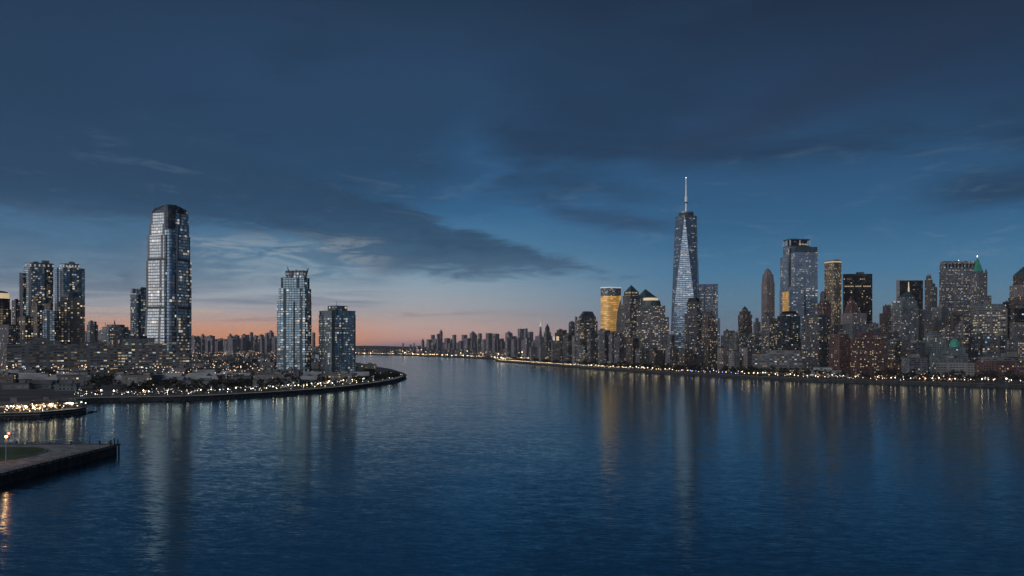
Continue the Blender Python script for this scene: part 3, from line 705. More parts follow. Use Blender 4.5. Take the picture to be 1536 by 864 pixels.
# ---- pair of dark towers at the left edge and what stands before them
def twin(k0, label, ytop, crown, flank_left):
    s = Tower('skyscraper', label, 'skyscraper', k0, k0+45, 1700, xc=None, shape='oct')
    s.tier(k0, k0+45, ytop+4, 'twin', 'shaft'); s.tier(*crown, ytop-2, 'twin', 'upper_tier'); s.roof(units=2)
    for i in range(7):
        x = crown[0]+1+(crown[1]-crown[0]-2)*i/6; b = MB(); b.box((x-s.k)*s.sx, -23, 2.6, 1.2, s.zy(ytop+3), s.zy(ytop)); b.build('crown_light', M['win_warm' if i % 3 else 'win_cool'], s.root)
    x0, x1, yt = flank_left
    b = MB(); b.box(((x0+x1)/2-s.k)*s.sx, 0, (x1-x0)*s.sx, 34, -1, s.zy(yt)); b.build('flank', M['balcony' if x0 < k0 else 'resi2'], s.root)
    b = MB(); b.box(((k0+10)-s.k)*s.sx, -29.6, 5, 2.4, -1, s.zy(ytop+9)); b.build('balcony_stack', M['balcony'], s.root)
    s.xc = None
    for _ in range(38):
        key = ('t', rnd.random() < .7)
        if key not in WIN:
            mb = MB(); mb.box(0, 0, 3.2, .6, -1.3, 1.3); WIN[key] = mb.mesh('window', M['win_warm' if key[1] else 'win_cool'])
        link('window', WIN[key], s.root, (-17+4.6*rnd.randint(0, 7), -.45*45*s.sx-.1, 4.2*rnd.randint(14, 50)+2.1))
twin(35, 'wider dark glass tower of the leftmost pair, pale balconies down its outer edge', 398, (38, 80.5), (29.5, 35, 411))
twin(82, 'narrower dark glass tower of the leftmost pair, plain pale flank on its right side', 399, (90, 119), (119.5, 127.5, 406))
# (kind, label, cat, x0, x1, d, xc, th, shape, tiers[(x0,x1,y,mat)], top)
def simple(kind, label, cat, x0, x1, d, tiers, xc=.38, th=27, shape='quad', top='roof', group=None, win=None, names=None, dep=None):
    s = Tower(kind, label, cat, x0, x1, d, group, xc, th, dep, shape)
    for i, t in enumerate(tiers):
        nm = (names or ['shaft', 'upper_tier', 'top_tier', 'crown', 'crown_tier'])[i]
        s.tier(t[0], t[1], t[2], t[3], nm, top=(t[4] if len(t) > 4 else None))
    if top == 'roof': s.roof(units=2)
    elif top == 'plain': s.roof(units=0)
    elif top and top[0] == 'pyr': s.pyramid(top[1], top[2], top[3])
    elif top and top[0] == 'dome': s.dome(*top[1:])
    if win: s.windows(*win)
    return s
SK, OF, AP = 'skyscraper', 'office building', 'apartment tower'
simple('apartment_tower', 'slender warm-lit tower with an arched top standing before the wider dark twin tower', AP, 46, 66, 1540, [(46, 66, 458, 'stonewarm')], .5, 35, 'quad', ('dome', 48, 64, 443, 'stonewarm'))
simple('apartment_tower', 'grey stone tower with a rounded grey roof before the narrower dark twin tower', AP, 88, 128, 1520, [(88, 127.5, 453, 'stonewarm'), (91, 122, 446, 'stone')], None, 27, 'quad', ('dome', 94, 119, 437, 'slate'))
s = simple('office_tower', 'amber-lit tower cut by the left frame edge, with a glowing ring round its crown', OF, -22, 17, 1560, [(-22, 17, 464, 'orange'), (-20, 15, 448, 'black')], None, 27, 'oct', None)
s.tier(-18, 14, 440, 'glowwarm', 'lit_ring'); s.dome(-17, 13, 436, 'roof', 'roof')
simple('office_tower', 'plain dark tower squeezed between the amber-lit tower and the wider dark twin', OF, 17.5, 30, 1640, [(17.5, 30, 451, 'officedark')], .5, 40)
simple('apartment_tower', 'dark building with yellow windows between the two dark twin towers, at their feet', AP, 64, 89, 1480, [(64, 89, 466, 'twin'), (66, 80, 456, 'stonewarm')], .7)
simple('office_block', 'mid-height warm-lit block at the foot of the wider dark twin tower', OF, 28, 50, 1480, [(28, 50, 476, 'stonewarm')], .45)
simple('office_block', 'lower dark block with pink lights under the amber-lit tower', OF, -4, 30, 1440, [(-4, 30, 488, 'apart')], .5)
simple('office_block', 'very long concrete block with stacked horizontal galleries below the dark twin towers', OF, 12, 132, 1330, [(12, 132, 516, 'bands'), (30, 92, 511.5, 'cyan')], None, 27, 'quad', 'roof', dep=.25)
simple('office_block', 'darker gallery block between the very long one and the broad banded office', OF, 116, 182, 1350, [(116, 182, 519, 'bands'), (128, 160, 514, 'low')], None, 27, 'quad', 'roof', dep=.4)
simple('office_block', 'dark stepped low tower alone against the sunset right of the dark twins', OF, 130, 147, 1900, [(130, 147, 487, 'office'), (132, 145, 483, 'office')], None, 27, 'oct', 'roof')
s = simple('domed_hall', 'broad dark stepped building with a small spire against the sunset', 'hall', 150, 196, 2000, [(150, 196, 495, 'office'), (153, 193, 490.5, 'office'), (160, 187, 487, 'office')], None, 27, 'oct', None)
s.mast(172, 480, 2.2, 'dark', 'spire'); s.mast(158, 483, .8, 'dark', 'antenna', 489)
s = simple('apartment_tower', 'slim green-lit glass tower half hidden behind the tall silver tower', AP, 195, 222, 1500, [(195.5, 222, 442, 'resi'), (204.5, 222, 434, 'resi')], .34, 30, 'quad', 'roof', win=(26, 444, 504, 195.5, 222, 4.4, 3.6, .6))
s.tier(196, 204, 440, 'roofpale', 'plant_room'); s.mast(214, 429, .5)
s = simple('office_block', 'broad banded office block with a teal roof level beside the tall silver tower', OF, 178, 284, 1310, [(178, 284, 528, 'bands'), (180, 250, 515, 'bands'), (183, 232, 508.5, 'cyan')], None, 27, 'quad', 'roof', dep=.42, win=(30, 530, 552, 178, 284, 5.0, 4.6, .8))
# ---- right shore: the tallest tower, a square turning into a square set corner-wise
def spire_tower():
    s = Tower('skyscraper', 'tallest skyscraper in view, tapering pale blue glass facets under a long white spire', SK, 1009, 1049, 2300)
    hb = 20*s.sx; ht = 15.8*s.sx; z0, z1, zb = s.zy(500), s.zy(324.5), -1
    a0 = R(-7)
    rot = lambda x, y: (x*math.cos(a0)-y*math.sin(a0), x*math.sin(a0)+y*math.cos(a0))
    Bq = [rot(-hb, -hb), rot(hb, -hb), rot(hb, hb), rot(-hb, hb)]
    Tq = [rot(0, -ht*1.02), rot(ht*1.02, 0), rot(0, ht*1.02), rot(-ht*1.02, 0)]
    b = MB(); b.prism(Bq, Bq, zb, z0, False); b.build('base', M['wtcside'], s.root)
    L = 2*hb
    for i in range(4):          # eight long triangles, each facet a part
        p, q, t, t2 = Bq[i], Bq[(i+1) % 4], Tq[i], Tq[(i+1) % 4]
        b = MB(); b.face([(*p, z0), (*q, z0), (*t, z1)], [(0, z0), (L, z0), (L/2, z1)]); b.build('facet', M['wtc'], s.root)
        b = MB(); b.face([(*q, z0), (*t2, z1), (*t, z1)], [(L, z0), (L*1.5, z1), (L/2, z1)]); b.build('facet', M['wtcside'], s.root)
    b = MB(); b.face([(*p, z1) for p in Tq]); b.build('roof', M['roof'], s.root)
    # bright edge strips between facets
    for i, c in ((0, Bq[0]), (1, Bq[1])):
        b = MB(); b.tube((*c, z0), (*(Tq[3 if i == 0 else 1]), z1), .8, .6, 4); b.build('edge_trim', M['steel'], s.root)
        b = MB(); b.tube((*c, z0), (*Tq[0], z1), .7, .5, 4); b.build('edge_trim', M['steel'], s.root)
    ring = [(11.2*s.sx*math.cos(2*math.pi*i/24), 11.2*s.sx*math.sin(2*math.pi*i/24)) for i in range(24)]
    b = MB(); b.prism(ring, ring, z1+.01, s.zy(321), True); pr = b.build('parapet', M['louvre'], s.root)
    r2 = [(x*1.03, y*1.03) for x, y in ring]
    b = MB(); b.prism(r2, r2, s.zy(320.4), s.zy(318.6), True, True); b.build('ring', M['steel'], pr)
    for i in range(12):
        a = 2*math.pi*i/12; b = MB(); b.box(11*s.sx*math.cos(a), 11*s.sx*math.sin(a), 1.2, 1.2, s.zy(321)+.01, s.zy(320.4)-.01); b.build('strut', M['steel'], pr)
    sp = None
    ys = [321, 311, 304.5, 302.5, 295, 293.5, 286, 284.5, 277, 275.5, 267]
    rs = [2.9, 2.3, 2.0, 3.6, 1.7, 2.2, 1.4, 1.8, 1.1, 1.4, .5]
    b = MB()
    for i in range(len(ys)-1): b.cone(0, 0, rs[i] if i % 2 == 0 else rs[i], rs[i+1] if i % 2 == 0 else rs[i], s.zy(ys[i]), s.zy(ys[i+1]), 8)
    sp = b.build('spire', M['mast'], s.root)
    b = MB(); b.cone(0, 0, 4.6, 4.6, s.zy(305), s.zy(303.4), 10); b.build('collar', M['dark'], sp)
    s.xc = None
    b = MB(); b.tube((0, 0, s.zy(267)-1), (0, 0, s.zy(266)), .8, .8); b.build('beacon', M['lampwhite'], sp)
    fr = Bq[0], Bq[1], Tq[0]
    for _ in range(12):
        t = rnd.random()**1.3*.96; h = z0+(z1-z0)*t; h = round(h/5.4)*5.4; t = (h-z0)/(z1-z0)
        if t < 0: continue
        a = Vector(fr[0]).lerp(Vector(fr[2]), t); c = Vector(fr[1]).lerp(Vector(fr[2]), t); u = rnd.uniform(.12, .88)
        key = ('w', rnd.random() < .2)
        if key not in WIN:
            mb = MB(); mb.box(0, 0, 5.2, .5, -1.5, 1.5); WIN[key] = mb.mesh('window', M['win_warm' if key[1] else 'win_cool'])
        p = a.lerp(c, u); link('window', WIN[key], s.root, (p.x, p.y-.12, h), a0)
spire_tower()

# ---- the gold tower with its curved front and leaf-shaped plain facet
def gold_tower():
    s = Tower('skyscraper', 'cylinder-fronted tower glowing gold with a bright rim on top and a leaf-shaped grey facet', SK, 901, 932, 2060)
    X = lambda x: (x-s.k)*s.sx
    n = 14; fr = []
    for i in range(n+1):
        t = i/n; x = 901+(924-901)*t; fr.append((X(x), -16*math.sin(math.pi*(.12+.74*t))))
    P = fr+[(X(931.5), 2), (X(931.5), 34), (X(901), 34)]
    b = MB(); b.prism(P, P, -1, s.zy(497), True, False, 0, 1); b.build('base', [M['officedark'], M['roof']], s.root)
    b = MB(); b.prism(P, P, s.zy(497), s.zy(444), False); b.build('shaft', M['gold'], s.root)
    b = MB(); b.prism(P, P, s.zy(444), s.zy(432.4), True, False, 0, 1); b.build('crown', [M['office'], M['roof']], s.root)
    Q = [(x*1.02, y*1.02-.3) for x, y in P]
    b = MB(); b.prism(Q, Q, s.zy(432.3), s.zy(431.0), True, True); b.build('lit_ring', M['glowwhite'], s.root)
    # leaf-shaped facet
    b = MB(); a, c = Vector(fr[-1]), Vector((X(931.6), 2)); e = (c-a).normalized(); nm = Vector((e.y, -e.x))*1.0; L = (c-a).length; pts = []
    for i in range(11):
        t = i/10; yy = 500-(500-447)*t; w = math.cos(math.pi/2*t**1.7); pts.append((L*(1-.98*w), s.zy(yy)))
    p3 = lambda u, z, o: (a.x+e.x*u+nm.x*o, a.y+e.y*u+nm.y*o, z)
    F_ = [p3(u, z, 1.2) for u, z in pts]+[p3(L, s.zy(447), 1.2), p3(L, s.zy(500), 1.2)]
    K_ = [p3(u, z, .05) for u, z in pts]+[p3(L, s.zy(447), .05), p3(L, s.zy(500), .05)]
    b.face(list(reversed(F_)))
    for i in range(len(F_)): b.face([F_[i], F_[(i+1) % len(F_)], K_[(i+1) % len(F_)], K_[i]])
    b.build('leaf_facet', M['roofpale'], s.root)
gold_tower()

# ---- the office group round them
s = simple('office_tower', 'granite office tower with a flat-topped dark pyramid roof, left of the gold tower', OF, 863, 897, 2020, [(865, 896.5, 480, 'wfc'), (868, 894, 475, 'wfc')], .18, 35, 'quad', None, win=(18, 482, 500, 865, 896, 4.6, 4.4, .8))
s.tier(869, 893, 467.5, 'slate', 'roof', top=(874.5, 889)); s.roof('dark', 0, .6, 'roof_cap')
s = simple('pale_slab', 'pale blank slab, its upper part the lit left face of the flat-topped pyramid tower', OF, 858, 866, 1990, [(858, 866, 504, 'pale'), (862, 866, 476, 'pale')], .5)  # pale upper tier stands in for light on the pyramid tower's left face
s = simple('office_tower', 'office tower under a steep dark pyramid with lit eaves, right of the gold tower', OF, 932, 962, 2030, [(932, 962, 456, 'wfc'), (934, 960, 444, 'wfc')], .45, 40, 'quad', None, win=(34, 458, 520, 932, 962, 4.6, 4.4, .75))
s.tier(935.5, 958.5, 438.5, 'eaves', 'lit_band', top=(936, 958)); s.pyramid(947, 427.5, 'slate')
s = simple('office_tower', 'second pyramid-roofed office tower, lower and half hidden behind the round-capped one', OF, 954, 986, 2120, [(954, 986, 447, 'wfc')], .45, 40, 'quad', ('pyr', 968, 433.5, 'slate'))
s = simple('office_tower', 'broad stepped office tower with a glowing disc on its low round cap', OF, 955, 1003, 1900, [(955, 1003, 476, 'wfc'), (957.5, 997.5, 460, 'wfc')], None, 27, 'quad', 'plain', dep=.7, win=(48, 462, 535, 955, 1003, 4.6, 4.4, .8))
s.shape = 'cyl'; s.tier(960, 992, 451, 'slate', 'cap', top=(963, 990)); s.tier(965, 987, 447, 'glowwarm', 'lit_disc'); s.tier(966, 986, 445.6, 'slate', 'cap_lid')
simple('office_tower', 'blue glass slab directly right of the tallest skyscraper, rows of yellow windows', OF, 1048, 1080, 2420, [(1049, 1080, 478, 'blueglass'), (1048.5, 1077, 427.5, 'blueglass')], None, 27, 'quad', 'plain', win=(44, 430, 500, 1048.5, 1077, 4.6, 4.8, .8))
s = simple('office_tower', 'dark office tower with a black rounded cap directly before the tallest skyscraper', OF, 1027, 1053, 1880, [(1027, 1053, 470, 'officedark'), (1030, 1051, 453, 'officedark')], None, 27, 'oct', None, win=(22, 455, 530, 1030, 1051, 4.2, 4.0, .75))
s.tier(1031, 1050, 447, 'dark', 'cap', top=(1033, 1048))
s = simple('apartment_tower', 'dark brown stepped apartment tower before the blue glass slab', AP, 1052, 1076, 1720, [(1052, 1076, 487, 'brown'), (1054, 1073, 474, 'brown'), (1059, 1069, 467.5, 'brown')], .42, win=(20, 490, 540, 1052, 1076, 4.4, 4, .9))
simple('office_block', 'plain grey block with a notched roof in the gap right of the blue glass slab', OF, 1081, 1108, 2250, [(1081, 1108, 503, 'stone'), (1085, 1102, 496.5, 'stone')], .4)
s = simple('office_tower', 'dark gothic tower with a stepped pointed top, left of the slender rose tower', OF, 1107, 1129, 2120, [(1107, 1128.5, 472, 'brown'), (1109, 1126, 467, 'brown'), (1113, 1122, 464, 'brown')], .35, 30, 'quad', ('pyr', 1117, 459, 'slate'))
simple('apartment_tower', 'narrow low tower wedged between the dark gothic tower and the slender rose tower', AP, 1130, 1141, 2050, [(1130, 1141, 483, 'stone'), (1133, 1138, 478, 'stone')], .4)
s = simple('skyscraper', 'slender rose-grey stone tower tapering to a crown with a fine spike', SK, 1142, 1162, 2260, [(1142, 1162, 425, 'pink'), (1142.5, 1161.5, 412, 'pink', (1144, 1160)), (1145, 1159, 406, 'pink', (1147, 1156))], .42, 35, 'quad', ('pyr', 1151.5, 402, 'pink'))
s.mast(1151.5, 397.5, .9); 
def framed():
    s = simple('skyscraper', 'tall blue glass tower with a dark open frame on its roof, behind its lit neighbour', SK, 1170, 1216, 2330, [(1170, 1214, 386, 'blueglass'), (1174.5, 1214.5, 371, 'blueglass')], .26, 30, 'quad', None)
    z0, z1 = s.zy(371), s.zy(359.5); q = s.fp(1175, 1214.5); b = MB()
    b.prism(q, q, z0+.01, s.zy(370), True); b.build('plant_room', M['dark'], s.root)
    h = s.fp(1180, 1210); b = MB(); b.prism(h, h, s.zy(370)+.02, s.zy(362.5), True); b.build('core', M['gsdark'], s.root)
    for i in range(4):
        for t in (0, .5):
            a = Vector(q[i]).lerp(Vector(q[(i+1) % 4]), t); b = MB(); b.box(a.x, a.y, 4.2, 4.2, s.zy(370)+.02, s.zy(361.6)); b.build('frame_post', M['steel'], s.root)
    b = MB(); b.prism(q, q, s.zy(361.5), z1, True, True); b.build('frame_lid', M['slate'], s.root)
    s.z = z1; s.mast(1194, 355, .6, 'dark')
    X = lambda x: (x-s.k)*s.sx
    b = MB(); f = Vector(q[1]); b.box(X(1186), f.y+3, 6.5, 9, s.zy(438), s.zy(374)); b.build('dark_slot', M['black'], s.root)
    for i in range(6):
        b = MB(); b.box(X(1199+2.2*i), Vector(q[1]).y+1+3.4*i, 2.2, .8, s.zy(369.2), s.zy(367.2)); b.build('roof_lamp', M['win_warm'], s.root)
framed()
simple('skyscraper', 'pale blue glass slab with dense rows of lit windows, overlapping the framed tower', SK, 1186, 1227, 2240, [(1186, 1226.5, 379, 'blueglass'), (1187, 1226, 371.5, 'slate')], .16, 25, 'quad', 'plain', win=(36, 382, 470, 1190, 1226, 4.6, 4.8, .6))
s = simple('office_tower', 'curved-top lower glass wing with bright golden strip, before the framed tower', OF, 1169, 1206, 2200, [(1169, 1206, 436, 'blueglass'), (1181, 1204, 431, 'blueglass')], .42, 30, 'quad', 'plain')
q = s.fp(1169, 1206); a, c = Vector(q[0]), Vector(q[1]); m_ = a.lerp(c, .62); e = (c-a).normalized(); nm = Vector((e.y, -e.x))
b = MB(); b.box(m_.x+nm.x*.5, m_.y+nm.y*.5, (c-a).length*.55, 1.2, s.zy(472), s.zy(438), math.atan2(e.y, e.x)); b.build('golden_panel', M['gold'], s.root)
s = simple('skyscraper', 'bronze tower crowned with small lights, between the blue slab and the black one', SK, 1236, 1262, 2220, [(1236.5, 1262, 397, 'spruce')], .55, 45, 'quad', None, win=(40, 400, 490, 1236.5, 1262, 3.2, 4.0, .85))
s.tier(1236.5, 1262, 392, 'spruce', 'crown'); s.roof(units=1)
q = s.fp(1236.5, 1262)
for i in range(9):
    for f in (0, 1):
        p = Vector(q[f]).lerp(Vector(q[f+1]), (i+.5)/9); b = MB(); b.box(p.x, p.y-.8, 2.4, 1.4, s.zy(394.6), s.zy(392.6)); b.build('crown_light', M['win_warm'], s.root)
s = simple('skyscraper', 'jet-black slab tower with one row of yellow windows high up, right of the bronze tower', SK, 1264, 1309, 2330, [(1264, 1308.5, 411.5, 'black')], .05, 20, 'quad', 'plain')
b = MB(); b.box((1290-s.k)*s.sx, 4, 12*s.sx, 16, s.z+.01, s.zy(408.5)); b.build('plant_room', M['black'], s.root)
q = s.fp(1264, 1308.5); a, c = Vector(q[1]), Vector(q[2]); e = (c-a).normalized(); nm = Vector((e.y, -e.x))
for i in range(17):
    if i in (6, 11): continue
    p = a.lerp(c, (i+.6)/18)+nm*.3; b = MB(); b.box(p.x, p.y, 3.0, .8, s.zy(430.5), s.zy(428.8), math.atan2(e.y, e.x)); b.build('window', M['win_warm'], s.root)
for i in range(22):
    p = a.lerp(c, (rnd.randint(2, 17)+.6)/18)+nm*.3; y = 436+rnd.randint(0, 10)*4.3; b = MB(); b.box(p.x, p.y, 2.6, .8, s.zy(y+1.3), s.zy(y), math.atan2(e.y, e.x)); b.build('window', M['win_warm'], s.root)
simple('office_block', 'maroon brick block with a flat roof at the foot of the bronze tower', OF, 1226, 1247, 1960, [(1226, 1247, 455, 'red'), (1229, 1244, 451.5, 'red')], .45)
simple('office_block', 'small dark domed tower top peeping over the maroon block', OF, 1230, 1239, 2080, [(1230, 1239, 441, 'officedark')], None, 27, 'oct', ('dome', 1230.5, 1238.5, 436.5, 'roof'))
s = simple('office_tower', 'teal dark tower with a rounded black cap standing near the shore below the framed tower', OF, 1166, 1200, 1640, [(1166, 1200, 474, 'resislot'), (1170, 1198, 471, 'twin')], .26, 30, 'quad', None, win=(30, 478, 530, 1166, 1200, 4.2, 4.2, .6))
s.tier(1171, 1197, 467, 'dark', 'cap', top=(1174, 1194))
simple('apartment_tower', 'dark tower of striped pale and black columns below the slender rose tower', AP, 1142, 1166, 1680, [(1142, 1166, 478, 'apart'), (1144, 1155, 471, 'stone')], .5, 40, 'quad', 'roof', win=(16, 480, 530, 1142, 1166, 5, 4, .85))
simple('office_block', 'long low pale-banded block in front of the striped tower, just behind the shore trees', OF, 1128, 1202, 1450, [(1128, 1202, 531, 'wfc'), (1150, 1200, 526, 'bands')], None, 27, 'quad', 'plain', dep=.5)
simple('office_tower', 'tall dark office tower with a lit parapet line, right of the teal round-capped tower', OF, 1203, 1245, 1540, [(1203, 1244.5, 477, 'officedark'), (1206, 1243, 473.5, 'officedark')], .62, 40, 'quad', 'plain', win=(34, 478, 545, 1203, 1244, 4.2, 4.0, .85))
simple('apartment_block', 'narrower red-brown brick block with an orange-lit base, left of its wide twin', AP, 1243, 1276, 1400, [(1243, 1275.5, 507, 'red'), (1246, 1273, 502, 'red')], .5, 40, 'quad', 'roof')
simple('apartment_block', 'widest red-brown brick block with a curved roofline close to the shore', AP, 1276, 1331, 1380, [(1276, 1331, 508, 'red'), (1280, 1322, 499, 'red', (1287, 1314))], .18, 30, 'quad', 'roof', win=(36, 510, 550, 1276, 1331, 4.4, 4.2, .95))
simple('office_tower', 'stepped dark masonry pile with a pinkish peaked top before the black slab', OF, 1256, 1306, 1750, [(1256, 1306, 486, 'stone'), (1261, 1300, 470, 'pink'), (1266, 1292, 458, 'red', (1269, 1286))], .45, 40, 'quad', ('pyr', 1276, 443.5, 'red'))
simple('office_block', 'grey block filling the foot of the stepped masonry pile, under the black slab', OF, 1298, 1334, 1720, [(1298, 1334, 492, 'apart'), (1304, 1318, 486, 'stone')], .45)
simple('office_block', 'small tower with an orange-lit crest in the gap right of the black slab', OF, 1319, 1338, 1900, [(1319, 1338, 470, 'brown'), (1324, 1337, 459, 'brown')], .4, 30, 'quad', 'roof')
s = simple('office_tower', 'tiered white-lit tower with a golden statue on its pointed roof', OF, 1336, 1378, 1720, [(1336, 1378, 462, 'office'), (1338, 1376, 452, 'cyan'), (1346, 1372, 446, 'stone')], .42, 38, 'quad', ('pyr', 1363, 436, 'slate'), win=(36, 464, 520, 1336, 1378, 4.2, 4.0, .55))
s.mast(1363, 423, 2.0, 'glowwarm', 'statue', 438)
for x in (1342, 1348, 1354): b = MB(); b.box((x-s.k)*s.sx, s.fp(1338, 1376)[1][1]+4.5, 5.0, 1.2, s.zy(454), s.zy(452.6)); b.build('crown_light', M['win_cool'], s.root)
s = simple('skyscraper', 'blue-black slab behind the golden statue, with a pinkish strip down its left edge', SK, 1345, 1385, 2050, [(1345, 1384.5, 421.5, 'black')], .13, 24, 'quad', 'plain')
b = MB(); b.box((1347-s.k)*s.sx, s.fp(1345, 1384)[1][1]-.2, 5.0*s.sx, 3.5, s.zy(470), s.zy(420)); b.build('edge_strip', M['pink'], s.root)
simple('apartment_tower', 'slim brown tower with a rounded tip right of the blue-black slab', AP, 1387, 1399, 1960, [(1387, 1399, 420, 'brown'), (1389, 1397, 415, 'brown')], None, 27, 'oct', ('dome', 1389.5, 1396.5, 411.5, 'brown'))
simple('apartment_tower', 'dark lower tower leaning on the slim round-tipped one', AP, 1395, 1406, 1930, [(1395, 1406, 431, 'officedark'), (1396, 1403, 426, 'officedark')], .4)
s = simple('skyscraper', 'broad grey slab with rows of white windows, left of the green spire', SK, 1408, 1465, 2020, [(1408.5, 1464, 404, 'office'), (1409, 1463.5, 393, 'office')], .14, 24, 'quad', 'plain', win=(44, 405, 460, 1408.5, 1464, 4.2, 4.0, .75))
s.mast(1440, 387, .5); s.mast(1438, 390, .5, 'lampwhite', 'beacon', 391)
q = s.fp(1409, 1463.5); a, c = Vector(q[1]), Vector(q[2]); e = (c-a).normalized(); nm = Vector((e.y, -e.x))
for i in range(9):
    p = a.lerp(c, (i+.5)/9)+nm*.2; b = MB(); b.box(p.x, p.y, 3.6, .8, s.zy(402.5), s.zy(396), math.atan2(e.y, e.x)); b.build('louvre', M['dark'], s.root)
s = simple('skyscraper', 'stone tower under a steep green copper spire with a light at its tip', SK, 1455, 1482, 1900, [(1455, 1487, 444, 'stone'), (1456, 1481, 410, 'stone'), (1459.5, 1475, 407, 'stone')], .4, 36, 'quad', ('pyr', 1466, 385, 'copper'), win=(24, 412, 470, 1456, 1481, 4.4, 4.4, .8))
s.mast(1466, 383, .9, 'lampwhite', 'beacon', 385)
for x in (1457.5, 1479):
    b = MB(); X = (x-s.k)*s.sx; b.cone(X, 0, 3.2, .2, s.zy(410), s.zy(403 if x > 1470 else 406), 6); b.build('turret', M['slate'], s.root)
s = simple('skyscraper', 'stepped brown masonry tower cut off by the right frame edge', SK, 1512, 1562, 1850, [(1512, 1562, 446, 'brown'), (1514, 1560, 428, 'pink'), (1519, 1555, 413, 'brown')], .45, 40, 'quad', ('pyr', 1535, 400, 'slate'), win=(24, 430, 500, 1512, 1562, 4.4, 4.0, .9))
simple('office_block', 'office block with yellow-green lit floors under a flat roof, below the green spire', OF, 1459, 1512, 1540, [(1459, 1511, 463, 'bands'), (1461, 1509, 457, 'cyan')], .2, 30, 'quad', 'roof', win=(50, 466, 500, 1459, 1511, 5.0, 4.6, .95))
simple('office_block', 'black blind slab right of the yellow-green lit block', OF, 1504, 1517, 1580, [(1504, 1516, 453.5, 'black')], .5)
simple('apartment_block', 'black-brown block before the stepped tower at the right frame edge', AP, 1514, 1560, 1500, [(1514, 1560, 484, 'apart'), (1521, 1537, 462, 'black')], .5, 40)
# ---- the denser middle ground of the right shore
simple('domed_hall', 'pale greenish hall with twin roofs and a small copper dome, low in the right-hand mass', 'hall', 1394, 1452, 1330, [(1394, 1452, 530, 'cyan'), (1400, 1448, 521, 'cyan')], .16, 30, 'quad', ('dome', 1424, 1440, 508, 'copper'))
simple('office_block', 'pale greenish tower block rising behind the copper-domed hall', OF, 1384, 1414, 1440, [(1384, 1414, 506, 'cyan'), (1388, 1411, 500, 'cyan')], .4)
simple('ferry_hall', 'low pale blue-grey hall with stepped roofs on the water edge before the red blocks', 'hall', 1206, 1272, 1262, [(1206, 1272, 560, 'shed'), (1212, 1262, 555, 'shed'), (1220, 1248, 551.5, 'roofpale')], None, 27, 'quad', 'plain', dep=.3)
simple('office_block', 'long low block with a red-lit upper floor behind the right-hand trees', OF, 1462, 1552, 1200, [(1462, 1552, 541, 'red'), (1466, 1540, 536, 'bands')], .1, 25, 'quad', 'roof')
simple('office_block', 'low pale block left of the long red-lit one, behind the right-hand trees', OF, 1404, 1462, 1230, [(1404, 1462, 544, 'pale'), (1410, 1450, 538, 'stone')], .12, 25)
